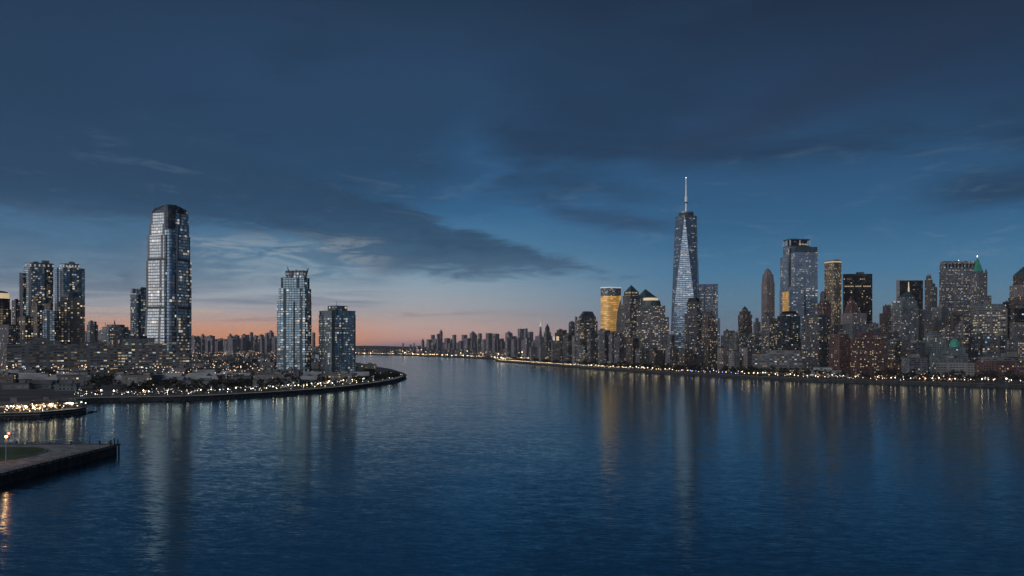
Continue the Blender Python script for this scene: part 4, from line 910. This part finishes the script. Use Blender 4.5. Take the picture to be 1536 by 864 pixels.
mass = [  # x0, x1, top, d, material, wording
 (1318, 1340, 493, 1600, 'red', 'dull red block filling the corner right of the widest red-brown block'),
 (1331, 1352, 512, 1470, 'officedark', 'dark block stepping down right of the widest red-brown block'),
 (1346, 1372, 489, 1600, 'office', 'grey office block right under the tiered white-lit tower'),
 (1352, 1388, 515, 1420, 'officedark', 'wide dark block below the grey office block under the statue tower'),
 (1371, 1398, 468, 1750, 'stone', 'grey stone block filling the space right of the statue tower'),
 (1386, 1412, 480, 1690, 'apart', 'brick apartment block below the slim round-tipped tower'),
 (1398, 1424, 462, 1800, 'stone', 'stone block at the left foot of the broad grey slab'),
 (1418, 1440, 470, 1720, 'brown', 'brown block before the middle of the broad grey slab'),
 (1412, 1434, 492, 1600, 'office', 'grey block with scattered lights two steps below the broad grey slab'),
 (1432, 1460, 484, 1650, 'apart', 'brick block left of the yellow-green lit block'),
 (1436, 1462, 507, 1450, 'officedark', 'dark office block right behind the copper dome'),
 (1456, 1486, 500, 1480, 'twin', 'dark glass block before the yellow-green lit floors, left one of two'),
 (1484, 1512, 504, 1440, 'officedark', 'dark office block before the yellow-green lit floors, right one of two'),
 (1508, 1545, 508, 1380, 'apart', 'brick apartment block low at the right frame edge with orange windows'),
 (1352, 1392, 537, 1290, 'office', 'low grey office block behind the trees left of the copper-domed hall'),
 (1331, 1356, 541, 1330, 'red', 'low red block behind the trees right of the widest red-brown block'),
 (1208, 1232, 492, 1720, 'officedark', 'dark block peeping behind the office tower with the lit parapet line'),
 (1246, 1264, 488, 1640, 'brown', 'brown block above the narrower red-brown brick block'),
 (1090, 1112, 508, 1900, 'stone', 'low grey block below the notched one right of the blue glass slab'),
 (1108, 1132, 506, 1820, 'apart', 'brick block in front of the dark gothic tower'),
 (1076, 1094, 522, 1640, 'pink', 'low rosy block with lit windows right of the brown stepped tower'),
 (1093, 1110, 526, 1560, 'pale', 'low pale pinkish block behind the blue lamps'),
 (1109, 1131, 522, 1570, 'pink', 'rosy low block left of the long pale-banded block'),
 (881, 898, 497, 1830, 'apart', 'leftmost of the speckled brick apartment blocks under the gold tower'),
 (897, 915, 496, 1800, 'apart', 'second speckled apartment block, right under the gold shaft'),
 (913, 923, 499, 1780, 'stone', 'thin pale column-like block right of the two speckled ones'),
 (921, 941, 502, 1790, 'apart', 'speckled block under the leaf-shaped facet of the gold tower'),
 (939, 958, 508, 1700, 'brown', 'brown block under the steep pyramid with the lit eaves'),
 (953, 975, 523, 1600, 'apart', 'low speckled block under the round-capped stepped tower, left of its middle'),
 (974, 1000, 526, 1570, 'brown', 'low brownish block under the round-capped stepped tower, right of its middle'),
 (998, 1022, 520, 1620, 'stone', 'low grey block at the left foot of the tallest skyscraper'),
 (1001, 1012, 503, 1850, 'office', 'thin grey block between the stepped disc tower and the tallest skyscraper'),
 (1018, 1040, 526, 1560, 'brown', 'low brown block at the foot of the black-capped tower'),
 (1038, 1056, 519, 1610, 'apart', 'low brick block between black-capped and brown stepped towers'),
 (844, 864, 503, 1990, 'officedark', 'dark block with few lights left of the pale blank slab'),
 (866, 884, 519, 1880, 'wfc', 'block with lit ground floors at the foot of the flat-topped pyramid tower'),
]
for x0, x1, y, d, m, l in mass:
    step = rnd.choice((0, 0, 1)); w = x1-x0
    t = [(x0, x1, y+(3 if step else 0), m)]+([(x0+w*.2, x1-w*.3, y, m)] if step else [])
    simple('apartment_block' if m in ('apart', 'brown', 'red', 'pink') else 'office_block', l, AP if m in ('apart', 'brown', 'red', 'pink') else OF, x0, x1, d, t, rnd.choice((.3, .42, .55)), 36)
# ---- towers at the left end of the right shore
simple('office_block', 'small pale grey slab, first of three pale slabs above the river bend', OF, 794.5, 806, 2330, [(794.5, 806, 521, 'pale')], .2)
simple('office_block', 'rosy pale slab, middle of the three pale slabs above the river bend', OF, 809, 818.5, 2300, [(809, 818.5, 518, 'pale')], .2)
s = simple('office_block', 'tallest of the three pale slabs above the river bend, with two lit boxes on top', OF, 827, 839.5, 2220, [(827, 839.5, 511.5, 'pale')], .12, 27, 'quad', 'plain')
for x0, x1, m in ((830, 832, 'glowwhite'), (834.5, 838.5, 'glowwarm')):
    b = MB(); b.box(((x0+x1)/2-s.k)*s.sx, -2, (x1-x0)*s.sx, 8, s.z+.01, s.zy(504.5)); b.build('lit_box', M[m], s.root)
simple('office_tower', 'dark tower with a rounded top left of the pale blank slab', OF, 853, 862.5, 2450, [(853, 862.5, 485, 'officedark')], None, 27, 'oct', ('dome', 853.5, 862, 481.5, 'roof'))
s = simple('office_block', 'wide brownish roofscape block left of the round-topped dark tower', OF, 832, 854, 2550, [(832, 854, 499, 'brown'), (835, 850, 495.5, 'red')], .3)
s.mast(849, 493, .8, 'dark')
s = simple('skyscraper', 'needle-thin greenish lit tower with a bright tip, on the hazy stretch', SK, 807.5, 814, 3200, [(807.5, 814, 503, 'cyan'), (808.5, 813, 490, 'cyan', (809.5, 812))], .4, 36, 'quad', ('pyr', 810.5, 480.5, 'glowwhite'))
s = simple('skyscraper', 'dark spired tower right of the needle-thin greenish one', SK, 815.5, 827, 3300, [(815.5, 826.5, 498, 'officedark'), (817.5, 824.5, 492, 'officedark')], .4, 36, 'quad', ('pyr', 821, 485.5, 'slate'))
# ---- the hazy skyline far up the river
far = [(603.4, 605.6, 515), (614.5, 617.5, 517), (620, 622.5, 515), (632, 636.5, 508.5), (646.5, 652.5, 502.5), (655, 660, 501), (659, 664, 495), (678.5, 684.5, 502.5), (692.5, 701, 502.5), (704.5, 714, 497.5), (712, 716, 502.5),
       (717, 723, 500.3), (728.5, 739, 500), (739.5, 749, 500.8), (758, 769, 497.5), (776.5, 786, 493.5), (786, 791.5, 493), (791.5, 800, 498), (624, 631, 519), (665, 671, 516), (672, 679, 515), (684, 691, 514), (722, 729, 510), (749, 757, 513), (769, 776, 512), (800, 808, 510), (840, 846, 508)]
ORD = 'first second third fourth fifth sixth seventh eighth ninth tenth eleventh twelfth thirteenth fourteenth fifteenth sixteenth seventeenth eighteenth nineteenth twentieth'.split()+['twenty-'+w for w in 'first second third fourth fifth sixth seventh eighth ninth'.split()]+['thirtieth', 'thirty-first']
order = sorted(range(len(far)), key=lambda i: far[i][0])
for i, (x0, x1, y) in enumerate(far):
    d = 5200+(i*677) % 1500-(1500 if x0 > 720 else 0)
    n = order.index(i); sp = i in (3, 6, 9, 14)
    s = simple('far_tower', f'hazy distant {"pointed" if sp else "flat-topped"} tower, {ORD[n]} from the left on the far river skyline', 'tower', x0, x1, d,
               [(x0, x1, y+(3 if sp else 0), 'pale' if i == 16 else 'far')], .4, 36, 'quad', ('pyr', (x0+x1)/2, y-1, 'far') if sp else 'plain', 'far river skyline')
    if i == 6: s.mast(662, 494, 3, 'far')
# ---- the skyline beyond the left shore
farl = [(286.5, 293.5, 504), (293.5, 300, 504.5), (301, 308.5, 501.6), (310.5, 322.5, 504), (326.5, 335, 508), (343, 349, 500.8), (351, 359.5, 503.5), (362, 374, 502.5), (374.5, 380, 499), (380.5, 388, 503.8), (388.5, 396, 502.5), (397.5, 403.5, 500), (403, 411, 496.5), (410, 418, 505), (468, 473, 499), (336, 344, 512)]
for i, (x0, x1, y) in enumerate(farl):
    d = 4600+(i*431) % 900; tall = i in (2, 5, 12)
    simple('far_tower', f'dark tower against the sunset, {ORD[sorted(farl).index(farl[i])]} one rightward from the silver tower', 'tower', x0, x1, d,
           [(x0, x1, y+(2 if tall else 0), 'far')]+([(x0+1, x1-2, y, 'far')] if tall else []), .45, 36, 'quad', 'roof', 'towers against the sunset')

# plain blocks that fill in behind and between, hard to tell apart
rq = random.Random(5)
for k in range(46):
    px = rq.uniform(1040, 1536); w = rq.uniform(13, 26); d = (1500 if px > 1300 else 1650)+rq.random()*560; y = rq.uniform(486, 522)
    if px < 1236 and y < 505: y += 14
    X = (px-768)/F*d
    if any((X-a)**2+(d-b)**2 < (c*.8+w*d/F*.45)**2 for a, b, c in PLAN): continue
    simple('mid_rise_block', 'plain mid-rise block in the dense mass at the foot of the right-hand skyscrapers', 'building', px-w/2, px+w/2, d, [(px-w/2, px+w/2, y, rq.choice(('stone', 'apart', 'officedark', 'office', 'brown', 'cyan')))], rq.choice((.3, .45, .6)), 36, 'quad', 'roof', 'mid-rise mass of the right shore')
for k in range(34):
    px = rq.uniform(286, 418); w = rq.uniform(6, 15); d = 4000+rq.random()*1800; y = rq.uniform(504.5, 512.5)
    simple('far_block', 'hazy low block on the skyline between the silver tower and the horned one', 'building', px-w/2, px+w/2, d, [(px-w/2, px+w/2, y, 'far')], .45, 36, 'quad', None, 'hazy skyline blocks beyond the left town')
for k in range(22):
    px = rq.uniform(126, 218); w = rq.uniform(8, 16); d = 2600+rq.random()*1200; y = rq.uniform(493, 506)
    simple('far_block', 'dim block on the skyline between the dark twin towers and the silver one', 'building', px-w/2, px+w/2, d, [(px-w/2, px+w/2, y, 'far')], .45, 36, 'quad', None, 'dim skyline blocks left of the silver tower')

for k in range(60):
    px = rq.uniform(640, 856); w = rq.uniform(4.5, 11); d = (5200 if px < 700 else 4200 if px < 760 else 3200)+rq.random()*1300; y = rq.uniform(507, 517.5)-(3 if px > 720 else 0)
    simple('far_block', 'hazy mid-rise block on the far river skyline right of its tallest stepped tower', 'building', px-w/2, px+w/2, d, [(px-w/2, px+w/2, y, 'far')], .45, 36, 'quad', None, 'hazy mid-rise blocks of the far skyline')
# ------------------------------------------------------------------ low buildings, trees and lamps
def seg_pt(pts, t, off):
    k = min(int(t), len(pts)-2); f = t-k; a, b = Vector(pts[k]), Vector(pts[k+1]); n = (b-a).normalized()
    p = a.lerp(b, f); return (p.x-n.y*off, p.y+n.x*off)
def length_pts(pts, step, off, t0=0.0, t1=None):
    """points every step metres along a polyline, off metres inland"""
    out, carry = [], 0.0
    for i in range(len(pts)-1):
        a, b = Vector(pts[i]), Vector(pts[i+1]); L = (b-a).length; n = (b-a)/L; s = carry
        while s < L:
            p = a+n*s; out.append((p.x-n.y*off, p.y+n.x*off, math.atan2(n.y, n.x))); s += step
        carry = s-L
    return out
def row_of(y, z): return HY+(CAM_H-z)*F/y
def clear(x, y, r): return all((x-a)**2+(y-b)**2 > (r+c)**2 for a, b, c in PLAN)
def low_mesh(kind, w, d, h, m, seed):
    r = random.Random(seed); parts = []
    b = MB(); b.prism(*[[(-w/2, -d/2), (w/2, -d/2), (w/2, d/2), (-w/2, d/2)]]*2, -.5, h, True, False, 0, 1); parts.append(('wall', b.mesh('wall', [M[m], M['roof']])))
    b = MB()
    if kind == 'gable':
        e = 1.0; pts = [(-w/2-e, -d/2-e), (w/2+e, -d/2-e), (w/2+e, d/2+e), (-w/2-e, d/2+e)]; rz = h+d*.28
        A, B_ = (-w/2-e, 0, rz), (w/2+e, 0, rz); z = h+.01
        P = [(*p, z) for p in pts]
        b.face([P[0], P[1], B_, A]); b.face([P[2], P[3], A, B_]); b.face([P[3], P[0], A]); b.face([P[1], P[2], B_]); b.face(list(reversed(P)))
    else:
        b.box(0, 0, w+.8, d+.8, h+.005, h+.9)
    parts.append(('roof', b.mesh('roof', M['roofpale' if kind == 'gable' and r.random() < .5 else 'roof'])))
    if kind != 'gable':
        b = MB(); b.box(r.uniform(-.25, .25)*w, r.uniform(-.1, .2)*d, w*.22, d*.3, h+.91, h+2.6+r.random()*2); parts.append(('rooftop_unit', b.mesh('rooftop_unit', M['concrete'])))
    return parts
LOW = {}
for i in range(14):
    r = random.Random(i); kind = 'gable' if i % 4 == 3 else 'flat'
    w = r.uniform(18, 46); d = r.uniform(14, 26); h = r.uniform(7, 20) if kind == 'flat' else r.uniform(5, 8)
    LOW[i] = (kind, w, low_mesh(kind, w, d, h, ('low', 'apart', 'low', 'shed', 'brown', 'stone')[i % 6], i))
def place_low(i, x, y, rz, label, cat, group, sc=1.0):
    kind, w, parts = LOW[i]
    root = empty('low_house' if kind == 'gable' else 'low_block', (x, y, GZ), rz); tag(root, label, cat, group); root.scale = (sc,)*3
    roof = None
    for n, me in parts:
        if n == 'rooftop_unit' and y > 1750: continue
        o = link(n, me, roof if n == 'rooftop_unit' else root)
        if n == 'roof': roof = o
    PLAN.append((x, y, w*.5*sc))
rf = random.Random(21)
n = 0
for row, (d0, step) in enumerate(((1030, 20), (1085, 20), (1150, 22), (1220, 24), (1300, 26), (1390, 28), (1480, 30), (1580, 32), (1700, 34), (1850, 38), (2050, 44), (2300, 50), (2600, 58), (3000, 66))):
    x = -.72*d0
    while True:
        x += step*rf.uniform(.85, 1.5)+8; px = px_of(x, d0)
        if px > 545: break
        y = d0+rf.uniform(-20, 20)
        if px < -20 or n > 330: continue
        if y < shore_y(px, LT)+75 or (px > 412 and y > 2150) or (px > 470 and y > 1500): continue
        i = rf.randint(0, 13)
        if row < 3: i = rf.choice((3, 7, 11, 0, 4, 13))
        sc = 1.0 if row < 5 else 1.25
        if not clear(x, y, LOW[i][1]*.5*sc+1): continue
        g = LOW[i][0] == 'gable'
        place_low(i, x, y, rf.uniform(-.35, .35), 'small pitched-roof house in the flat town behind the left shore' if g else 'low flat-roofed block in the flat town behind the left shore', 'house' if g else 'building', 'pitched-roof houses of the left town' if g else 'flat-roofed blocks of the left town', sc); n += 1
# far shore town across the river
for k in range(105):
    t = rf.random(); px = 430+t*420; d = 3500+rf.random()**1.3*2600
    sy = {True: 4750, False: 4000}[px < 560]
    d = max(d, (4900 if px < 560 else 4500 if px < 640 else 3900 if px < 720 else 2900))+rf.random()*500
    x = (px-768)/F*d
    if not clear(x, d, 26): continue
    i = rf.choice([j for j in LOW if LOW[j][0] == 'flat'])
    place_low(i, x, d, rf.uniform(-.3, .3), 'small hazy block in the low town on the far shore up the river', 'building', 'hazy blocks of the far shore', rf.uniform(1.3, 2.3))
# long pale sheds and the like on the left waterfront, each a thing of its own
def shed(x0, x1, y_base, h, label, roof='gable', m='shed', dep=16, name='waterfront_shed', cat='shed'):
    d = gd(y_base, GZ); cx = ((x0+x1)/2-768)/F*d; w = (x1-x0)/F*d*.88
    root = empty(name, (cx, d+dep/2, GZ), -math.atan2(cx, d)*.5); tag(root, label, cat)
    for n_, me in low_mesh(roof, w, dep, h, m, int(x0)): link(n_, me, root)
    PLAN.append((cx, d+dep/2, w*.4)); return root
shed(330, 352, 581, 6.5, 'short pale shed left of the white peaked hall roof on the promenade')
r_ = shed(352, 374, 577, 7.0, 'pale hall with a swelling white roof behind the promenade lights', 'gable', 'pale')
shed(376, 418, 580, 8.0, 'long pale arcade building left of the horned glass tower', 'flat')
shed(418, 448, 580, 9.0, 'pale blue two-storey building right at the foot of the horned tower', 'flat', 'cyan')
shed(448, 474, 579, 8.0, 'pale arched building just right of the foot of the horned tower', 'gable', 'cyan')
shed(268, 330, 580, 7.0, 'long low terminal shed with an even flat roof behind the white promenade lamps', 'flat', 'shed', 20)
shed(196, 262, 577, 6.0, 'long low grey shed among the dark trees at the left', 'flat', 'shed', 18)
shed(0, 40, 584, 6.0, 'low grey shed at the left frame edge behind the wharf lights', 'flat', 'shed', 18)
shed(42, 74, 583, 5.5, 'pitched-roof shed behind the wharf, left of the boxy grey one')
shed(78, 112, 586, 7.0, 'boxy grey shed at the root of the short wharf', 'flat', 'cyan')
shed(0, 62, 574, 5.5, 'long flat-roofed depot behind the wharf with a pinkish lit front', 'flat', 'pale', 20)
shed(66, 118, 571, 6.0, 'second long depot behind the wharf, right of the pinkish one', 'flat', 'shed', 20)
shed(536, 564, 553, 9.0, 'flat-roofed dark building on the point, right of the two apartment towers', 'flat', 'low', 26, 'office_block', 'building')
# peaked white hall roof
d = gd(577, GZ); o = empty('tent_hall', ((323-768)/F*d, d, GZ)); tag(o, 'white hall with a tall peaked tent-like roof on the left shore', 'hall')
b = MB(); b.box(0, 0, 14, 12, -.5, 4.6); b.build('wall', M['shed'], o)
b = MB(); q = [(-8, -7), (8, -7), (8, 7), (-8, 7)]; b.prism(q, [(p[0]*.12, p[1]*.12) for p in q], 4.7, 13.5, True, True); b.build('roof', M['roofpale'], o)
# the lit buildings and the moored vessel on the wharf
def wharf_things():
    for x0, x1, yb, h, lab, m in ((-6, 40, 615, 5.0, 'warm-lit wharf building at the left frame edge', 'stonewarm'), (44, 84, 612, 5.5, 'warm-lit wharf building left of the end pavilion', 'orange'), (90, 118, 610, 4.0, 'small white-lit pavilion at the end of the wharf', 'shed')):
        d = gd(yb, GZ); cx = ((x0+x1)/2-768)/F*d; w = (x1-x0)/F*d*.85
        root = empty('wharf_building', (cx, d+5, GZ), -math.atan2(cx, d)*.6); tag(root, lab, 'building')
        for n_, me in low_mesh('flat', w, 9, h, m, int(x0)+50): link(n_, me, root)
        
        for q in range(4):
            b = MB(); b.box((q-1.5)*w*.24+rf.uniform(-1, 1), -5.0, w*rf.uniform(.08, .17), .4, 2.5, 2.9); b.build('lit_canopy', M['glowwarm'], root)
        PLAN.append((cx, d+5, w*.5))
    b = MB(); e = [offset(wharf, -.25)[i] for i in range(len(wharf))]
    for i in range(len(e)-1):
        a, c = Vector(e[i]), Vector(e[i+1]); m_ = a.lerp(c, .5); L = (c-a).length
        b.box(m_.x, m_.y, L, .3, 2.4, 3.0, math.atan2(c.y-a.y, c.x-a.x))
    tag(b.build('fender_rail', M['concrete']), 'pale fender rail along the face of the short wharf', 'rail')
wharf_things()

# trees: three kinds, built once, then copied
def tree_meshes(seed, h, wd, m):
    r = random.Random(seed); t = MB(); t.tube((0, 0, -.3), (r.uniform(-.2, .2), 0, h*.5), .28, .16, 6)
    cl = []
    for i in range(9):
        a = r.random()*6.283; q = r.uniform(.25, .85)*wd/2; z = h*r.uniform(.42, .86); cl.append((q*math.cos(a), q*math.sin(a), z, r.uniform(.9, 1.7)*wd/7))
        t.tube((0, 0, h*r.uniform(.28, .45)), cl[-1][:3], .11, .04, 4)
    cl.append((0, 0, h*.9, wd/6))
    c = MB()
    for (x, y, z, s) in cl:
        for k in range(34):
            v = Vector((r.gauss(0, 1), r.gauss(0, 1), r.gauss(0, .8))); v = v.normalized()*s*r.random()**.4
            p = Vector((x, y, z))+v; u = Vector((r.gauss(0, 1), r.gauss(0, 1), r.gauss(0, 1))).normalized(); w = u.orthogonal().normalized(); e = r.uniform(.28, .62)
            c.face([p+u*e, p+w*e*.8, p-u*e, p-w*e*.8])
    return t.mesh('trunk', M['bark']), c.mesh('crown', M[m])
TREES = [tree_meshes(1, 10.5, 8.5, 'leaf'), tree_meshes(2, 12.5, 9.0, 'leaf2'), tree_meshes(3, 9.0, 9.5, 'leaf'), tree_meshes(4, 11.5, 7.5, 'leaf2')]
def tree(x, y, s, label, group):
    tr, cr = rf.choice(TREES); o = empty('tree', (x, y, GZ), rf.uniform(0, 6.28)); o.scale = (s*rf.uniform(.9, 1.15), s*rf.uniform(.9, 1.15), s); tag(o, label, 'tree', group)
    link('trunk', tr, o); link('crown', cr, o); PLAN.append((x, y, 2.0))
k = 0
for off, st, s in ((25, 8.8, 1.05), (37, 9.6, 1.3)):
    for x, y, a in length_pts(Rshore, st, off):
        px = px_of(x, y)
        if not 858 < px < 1545 or 1196 < px < 1276 and off < 30 or rf.random() < .17: continue
        x += rf.uniform(-2, 2); y += rf.uniform(-2, 2)
        if not clear(x, y, 2): continue
        tree(x, y, s*rf.uniform(.8, 1.2), 'dark bushy tree in the long belt behind the right shore lamps', 'trees of the right shore'); k += 1
for x, y, a in length_pts(Rshore, 13, 30):
    px = px_of(x, y)
    if 768 < px < 858 and clear(x, y, 2): tree(x, y, 1.15, 'small dark tree on the river bend below the three pale slabs', 'trees of the river bend')
for off, st in ((22, 11.0), (52, 12.5), (66, 19.0)):
    for x, y, a in length_pts(Lshore, st, off):
        px = px_of(x, y)
        if px < 124 or px > 600 or not clear(x, y, 3): continue
        if off == 22 and rf.random() < (.55 if px < 470 else .35): continue
        if off > 30 and rf.random() < .25: continue
        if y < shore_y(px, LT)+off*.5: continue
        tree(x+rf.uniform(-2, 2), y+rf.uniform(-2, 2), rf.uniform(.65, 1.0) if off == 22 else rf.uniform(.85, 1.25), 'dark leafy tree along the left promenade', 'trees of the left promenade')
for x, y in [(-300+rf.uniform(-1, 1)*330, 1150+rf.random()*230) for _ in range(24)]:
    px = px_of(x, y)
    if 130 < px < 540 and clear(x, y, 3): tree(x, y, rf.uniform(.9, 1.4), 'dark leafy tree among the low blocks of the left town', 'trees of the left town')

# lamps: pole, arm and head, copied along the shores
def lamp_meshes(h, r, m, arm=True):
    p = MB(); p.cone(0, 0, .16, .09, 0, h, 6); q = MB(); q.ball(0, 0, h+r*.8, r, 8, 5)
    return p.mesh('pole', M['steel']), q.mesh('lamp_head', M[m])
LAMP = {c: lamp_meshes(5.2, .62, m) for c, m in (('warm', 'lampwarm'), ('white', 'lampwhite'), ('blue', 'lampblue'), ('red', 'lampred'))}
LAMP['small'] = lamp_meshes(4.2, .42, 'lampwarm'); LAMP['smallw'] = lamp_meshes(4.2, .40, 'lampwhite')
LAMP['big'] = lamp_meshes(7.5, .85, 'lampwhite')
nl = 0
def lamp(kind, x, y, label, group, s=1.0, z=GZ):
    global nl
    p, q = LAMP[kind]; o = empty('street_lamp', (x, y, z)); o.scale = (s,)*3; tag(o, label, 'street lamp', group)
    link('pole', p, o); link('lamp_head', q, o); nl += 1
for i, (x, y, a) in enumerate(length_pts(Rshore, 9.4, 7.5)):
    px = px_of(x, y)
    if px > 1542 or px < 744: continue
    x += rf.uniform(-2.6, 2.6); y += rf.uniform(-1, 3)
    if 1022 < px < 1112 and i % 4: lamp('blue' if i % 4 != 2 else 'small', x, y, 'blue lamp in the short blue stretch of the right shore lights' if i % 4 != 2 else 'warm lamp amid the blue stretch of the right shore lights', 'blue lamps of the right shore' if i % 4 != 2 else 'warm lamps amid the blue ones', rf.uniform(.6, .95))
    elif px > 1440: lamp('smallw' if i % 3 else 'warm', x, y, 'white lamp of the bright row near the right frame edge' if i % 3 else 'warm lamp of the bright row near the right frame edge', 'white lamps near the right edge' if i % 3 else 'warm lamps near the right edge', rf.uniform(.9, 1.3))
    elif px < 860: lamp('warm', x, y, 'warm lamp in the dense glow along the river bend', 'lamps of the river bend', rf.uniform(.4, .75))
    else:
        w = rf.random() < .2; lamp('smallw' if w else 'small', x, y, 'white lamp in the even chain along the right shore' if w else 'warm lamp in the even chain along the right shore', 'white lamps of the right shore' if w else 'warm lamps of the right shore', rf.uniform(.6, 1.5))
for i, (x, y, a) in enumerate(length_pts(Lshore, 21, 6.0)):
    px = px_of(x, y)
    if px < 112: continue
    k = 'warm' if rf.random() < .3 else 'white'
    lamp('smallw' if k == 'white' else 'small', x, y, f'{k} lamp at the water side of the left promenade', f'{k} lamps at the left water side', rf.uniform(.5, .9))
for i, (x, y, a) in enumerate(length_pts(Lshore, 8.9, 25.0)):
    px = px_of(x, y)
    if px < 118 or px > 590 or rf.random() < .12 or not clear(x, y, 1): continue
    k = 'warm' if rf.random() < .38 else 'white'
    lamp(k, x+rf.uniform(-3, 3), y+rf.uniform(-6, 8), f'{k} park lamp under the trees of the left promenade', f'{k} park lamps of the left promenade', rf.uniform(.5, 1.05))
for i, (x, y, a) in enumerate(length_pts(wharf, 4.2, 4.5)):
    px = px_of(x, y)
    if px < -6 or rf.random() < .2: continue
    k = 'warm' if rf.random() < .7 and px < 95 else 'white'
    lamp(k, x, y+rf.uniform(0, 16), f'{k} lamp on the short wharf at the left', f'{k} lamps of the short wharf', rf.uniform(.6, .95))
for i in range(170):
    d = 1060+rf.random()**1.5*2000; px = rf.uniform(-5, 560); x = (px-768)/F*d
    if (px > 412 and d > 1900) or (px > 480 and d > 1350) or d < shore_y(px, LT)+70 or nl > 284 or not clear(x, d, 1): continue
    k = 'red' if rf.random() < .07 else 'warm' if rf.random() < .78 else 'white'
    lamp(k, x, d, f'{k} street lamp deep in the flat town of the left shore', f'{k} lamps of the left town', rf.uniform(.7, 1.15)*(1 if d < 1700 else 1.4))
# the countless far lights beyond
b = MB()
for k in range(420):
    px = rf.uniform(500, 842); t = rf.random()
    base = 4650 if px < 545 else 4600-(px-545)/195*1500 if px < 742 else 2750
    d = base+(30 if t < .55 else rf.random()*1400); x = (px-768)/F*d
    b.ball(x, d, GZ+rf.uniform(4, 9 if t < .55 else 26), rf.uniform(.7, 1.8), 5, 3, 1, rf.choice((0, 0, 1, 2, 2, 3)))
tag(b.build('far_lights', [M['townamber'], M['townrose'], M['towncream'], M['lampwarm']]), 'countless tiny lights along the far shore up the river', 'lights', kind='stuff')
b = MB()
for k in range(1300):
    px = rf.uniform(0, 420); d = 1120+rf.random()**1.6*3800; x = (px-768)/F*d
    b.ball(x, d, GZ+rf.uniform(5, 22), rf.uniform(.4, .95)*(1 if d < 2500 else 1.5), 5, 3, 1, rf.choice((0, 0, 0, 1, 1, 2, 3)))
tag(b.build('town_lights', [M['townamber'], M['townrose'], M['towncream'], M['towncoolw']]), 'countless small lights spread through the flat town of the left shore', 'lights', kind='stuff')
# lights too many to count among the promenade trees, on the wharf and behind the right-hand trees
def light_swarm(name, pts, n, o0, o1, z0, z1, r0, r1, mats, label, lo=0, hi=1600):
    b = MB(); L = len(pts)-1; k = 0
    while k < n:
        t = rf.random()*L; i = int(t); a, c = Vector(pts[i]), Vector(pts[i+1]); q = (c-a).normalized(); o = rf.uniform(o0, o1); p = a.lerp(c, t-i)
        x, y = p.x-q.y*o, p.y+q.x*o; k += 1
        if not lo < px_of(x, y) < hi: continue
        b.ball(x, y, GZ+rf.uniform(z0, z1), rf.uniform(r0, r1), 5, 3, 1, rf.randrange(len(mats)))
    tag(b.build(name, [M[m] for m in mats]), label, 'lights', kind='stuff')
light_swarm('park_lights', Lshore, 300, 10, 62, 1.5, 6, .16, .46, ('towncream', 'towncoolw', 'towncream', 'townamber', 'towncoolw'), 'countless small greenish and warm lights among the trees of the left promenade', 110, 572)
light_swarm('wharf_lights', wharf, 210, 4, 34, .8, 5, .14, .36, ('towncream', 'townamber', 'lampwarm', 'townamber'), 'countless small warm lights on the short wharf at the left', -20, 122)
light_swarm('shore_lights', Rshore, 330, 9, 80, 1.5, 9, .3, .7, ('townamber', 'towncream', 'townrose', 'townamber'), 'countless small warm lights between the trees and houses of the right shore', 880, 1560)
# dark wooded belt in the flat town, one mass
def woods():
    t = MB(); n = 0
    src = [(tr, cr) for tr, cr in TREES]
    while n < 215:
        px = rf.uniform(126, 415); d = rf.uniform(930, 1290)
        if n > 170: px = rf.uniform(536, 598); d = shore_y(px, LT)+rf.uniform(18, 24+(600-px)*3.2)
        x = (px-768)/F*d
        if d < shore_y(px, LT)+(72 if n < 170 else 16) or not clear(x, d, 2): n += .2; continue
        s_ = rf.uniform(.75, 1.15); cr = rf.choice(src)[1]; a = rf.random()*6.28; ca, sa = math.cos(a)*s_, math.sin(a)*s_
        co = [(x+v.co.x*ca-v.co.y*sa, d+v.co.x*sa+v.co.y*ca, GZ-1.2+v.co.z*s_) for v in cr.vertices]
        for p in cr.polygons: t.face([co[i] for i in p.vertices])
        n += 1
    tag(t.build('woods', M['leaf']), 'dark belt of trees in the flat town behind the left promenade', 'woods', kind='stuff')
woods()
# lamplight on the promenades
for pts, st, e, c, off in ((Lshore, 31, 420, (.93, 1, .86), 9), (Rshore, 45, 420, (1, .72, .42), 10)):
    for x, y, a in length_pts(pts, st, off):
        if px_of(x, y) > 1560 or (pts is Rshore and px_of(x, y) < 880): continue
        l = bpy.data.lights.new('lamp_light', 'POINT'); l.energy = e; l.color = c; l.shadow_soft_size = 4.5
        o = bpy.data.objects.new('lamp_light', l); COL.objects.link(o); o.location = (x, y, GZ+9)
print('lamps', nl, 'trees', sum(1 for o in bpy.data.objects if o.name.startswith('tree')), 'objects', len(bpy.data.objects))
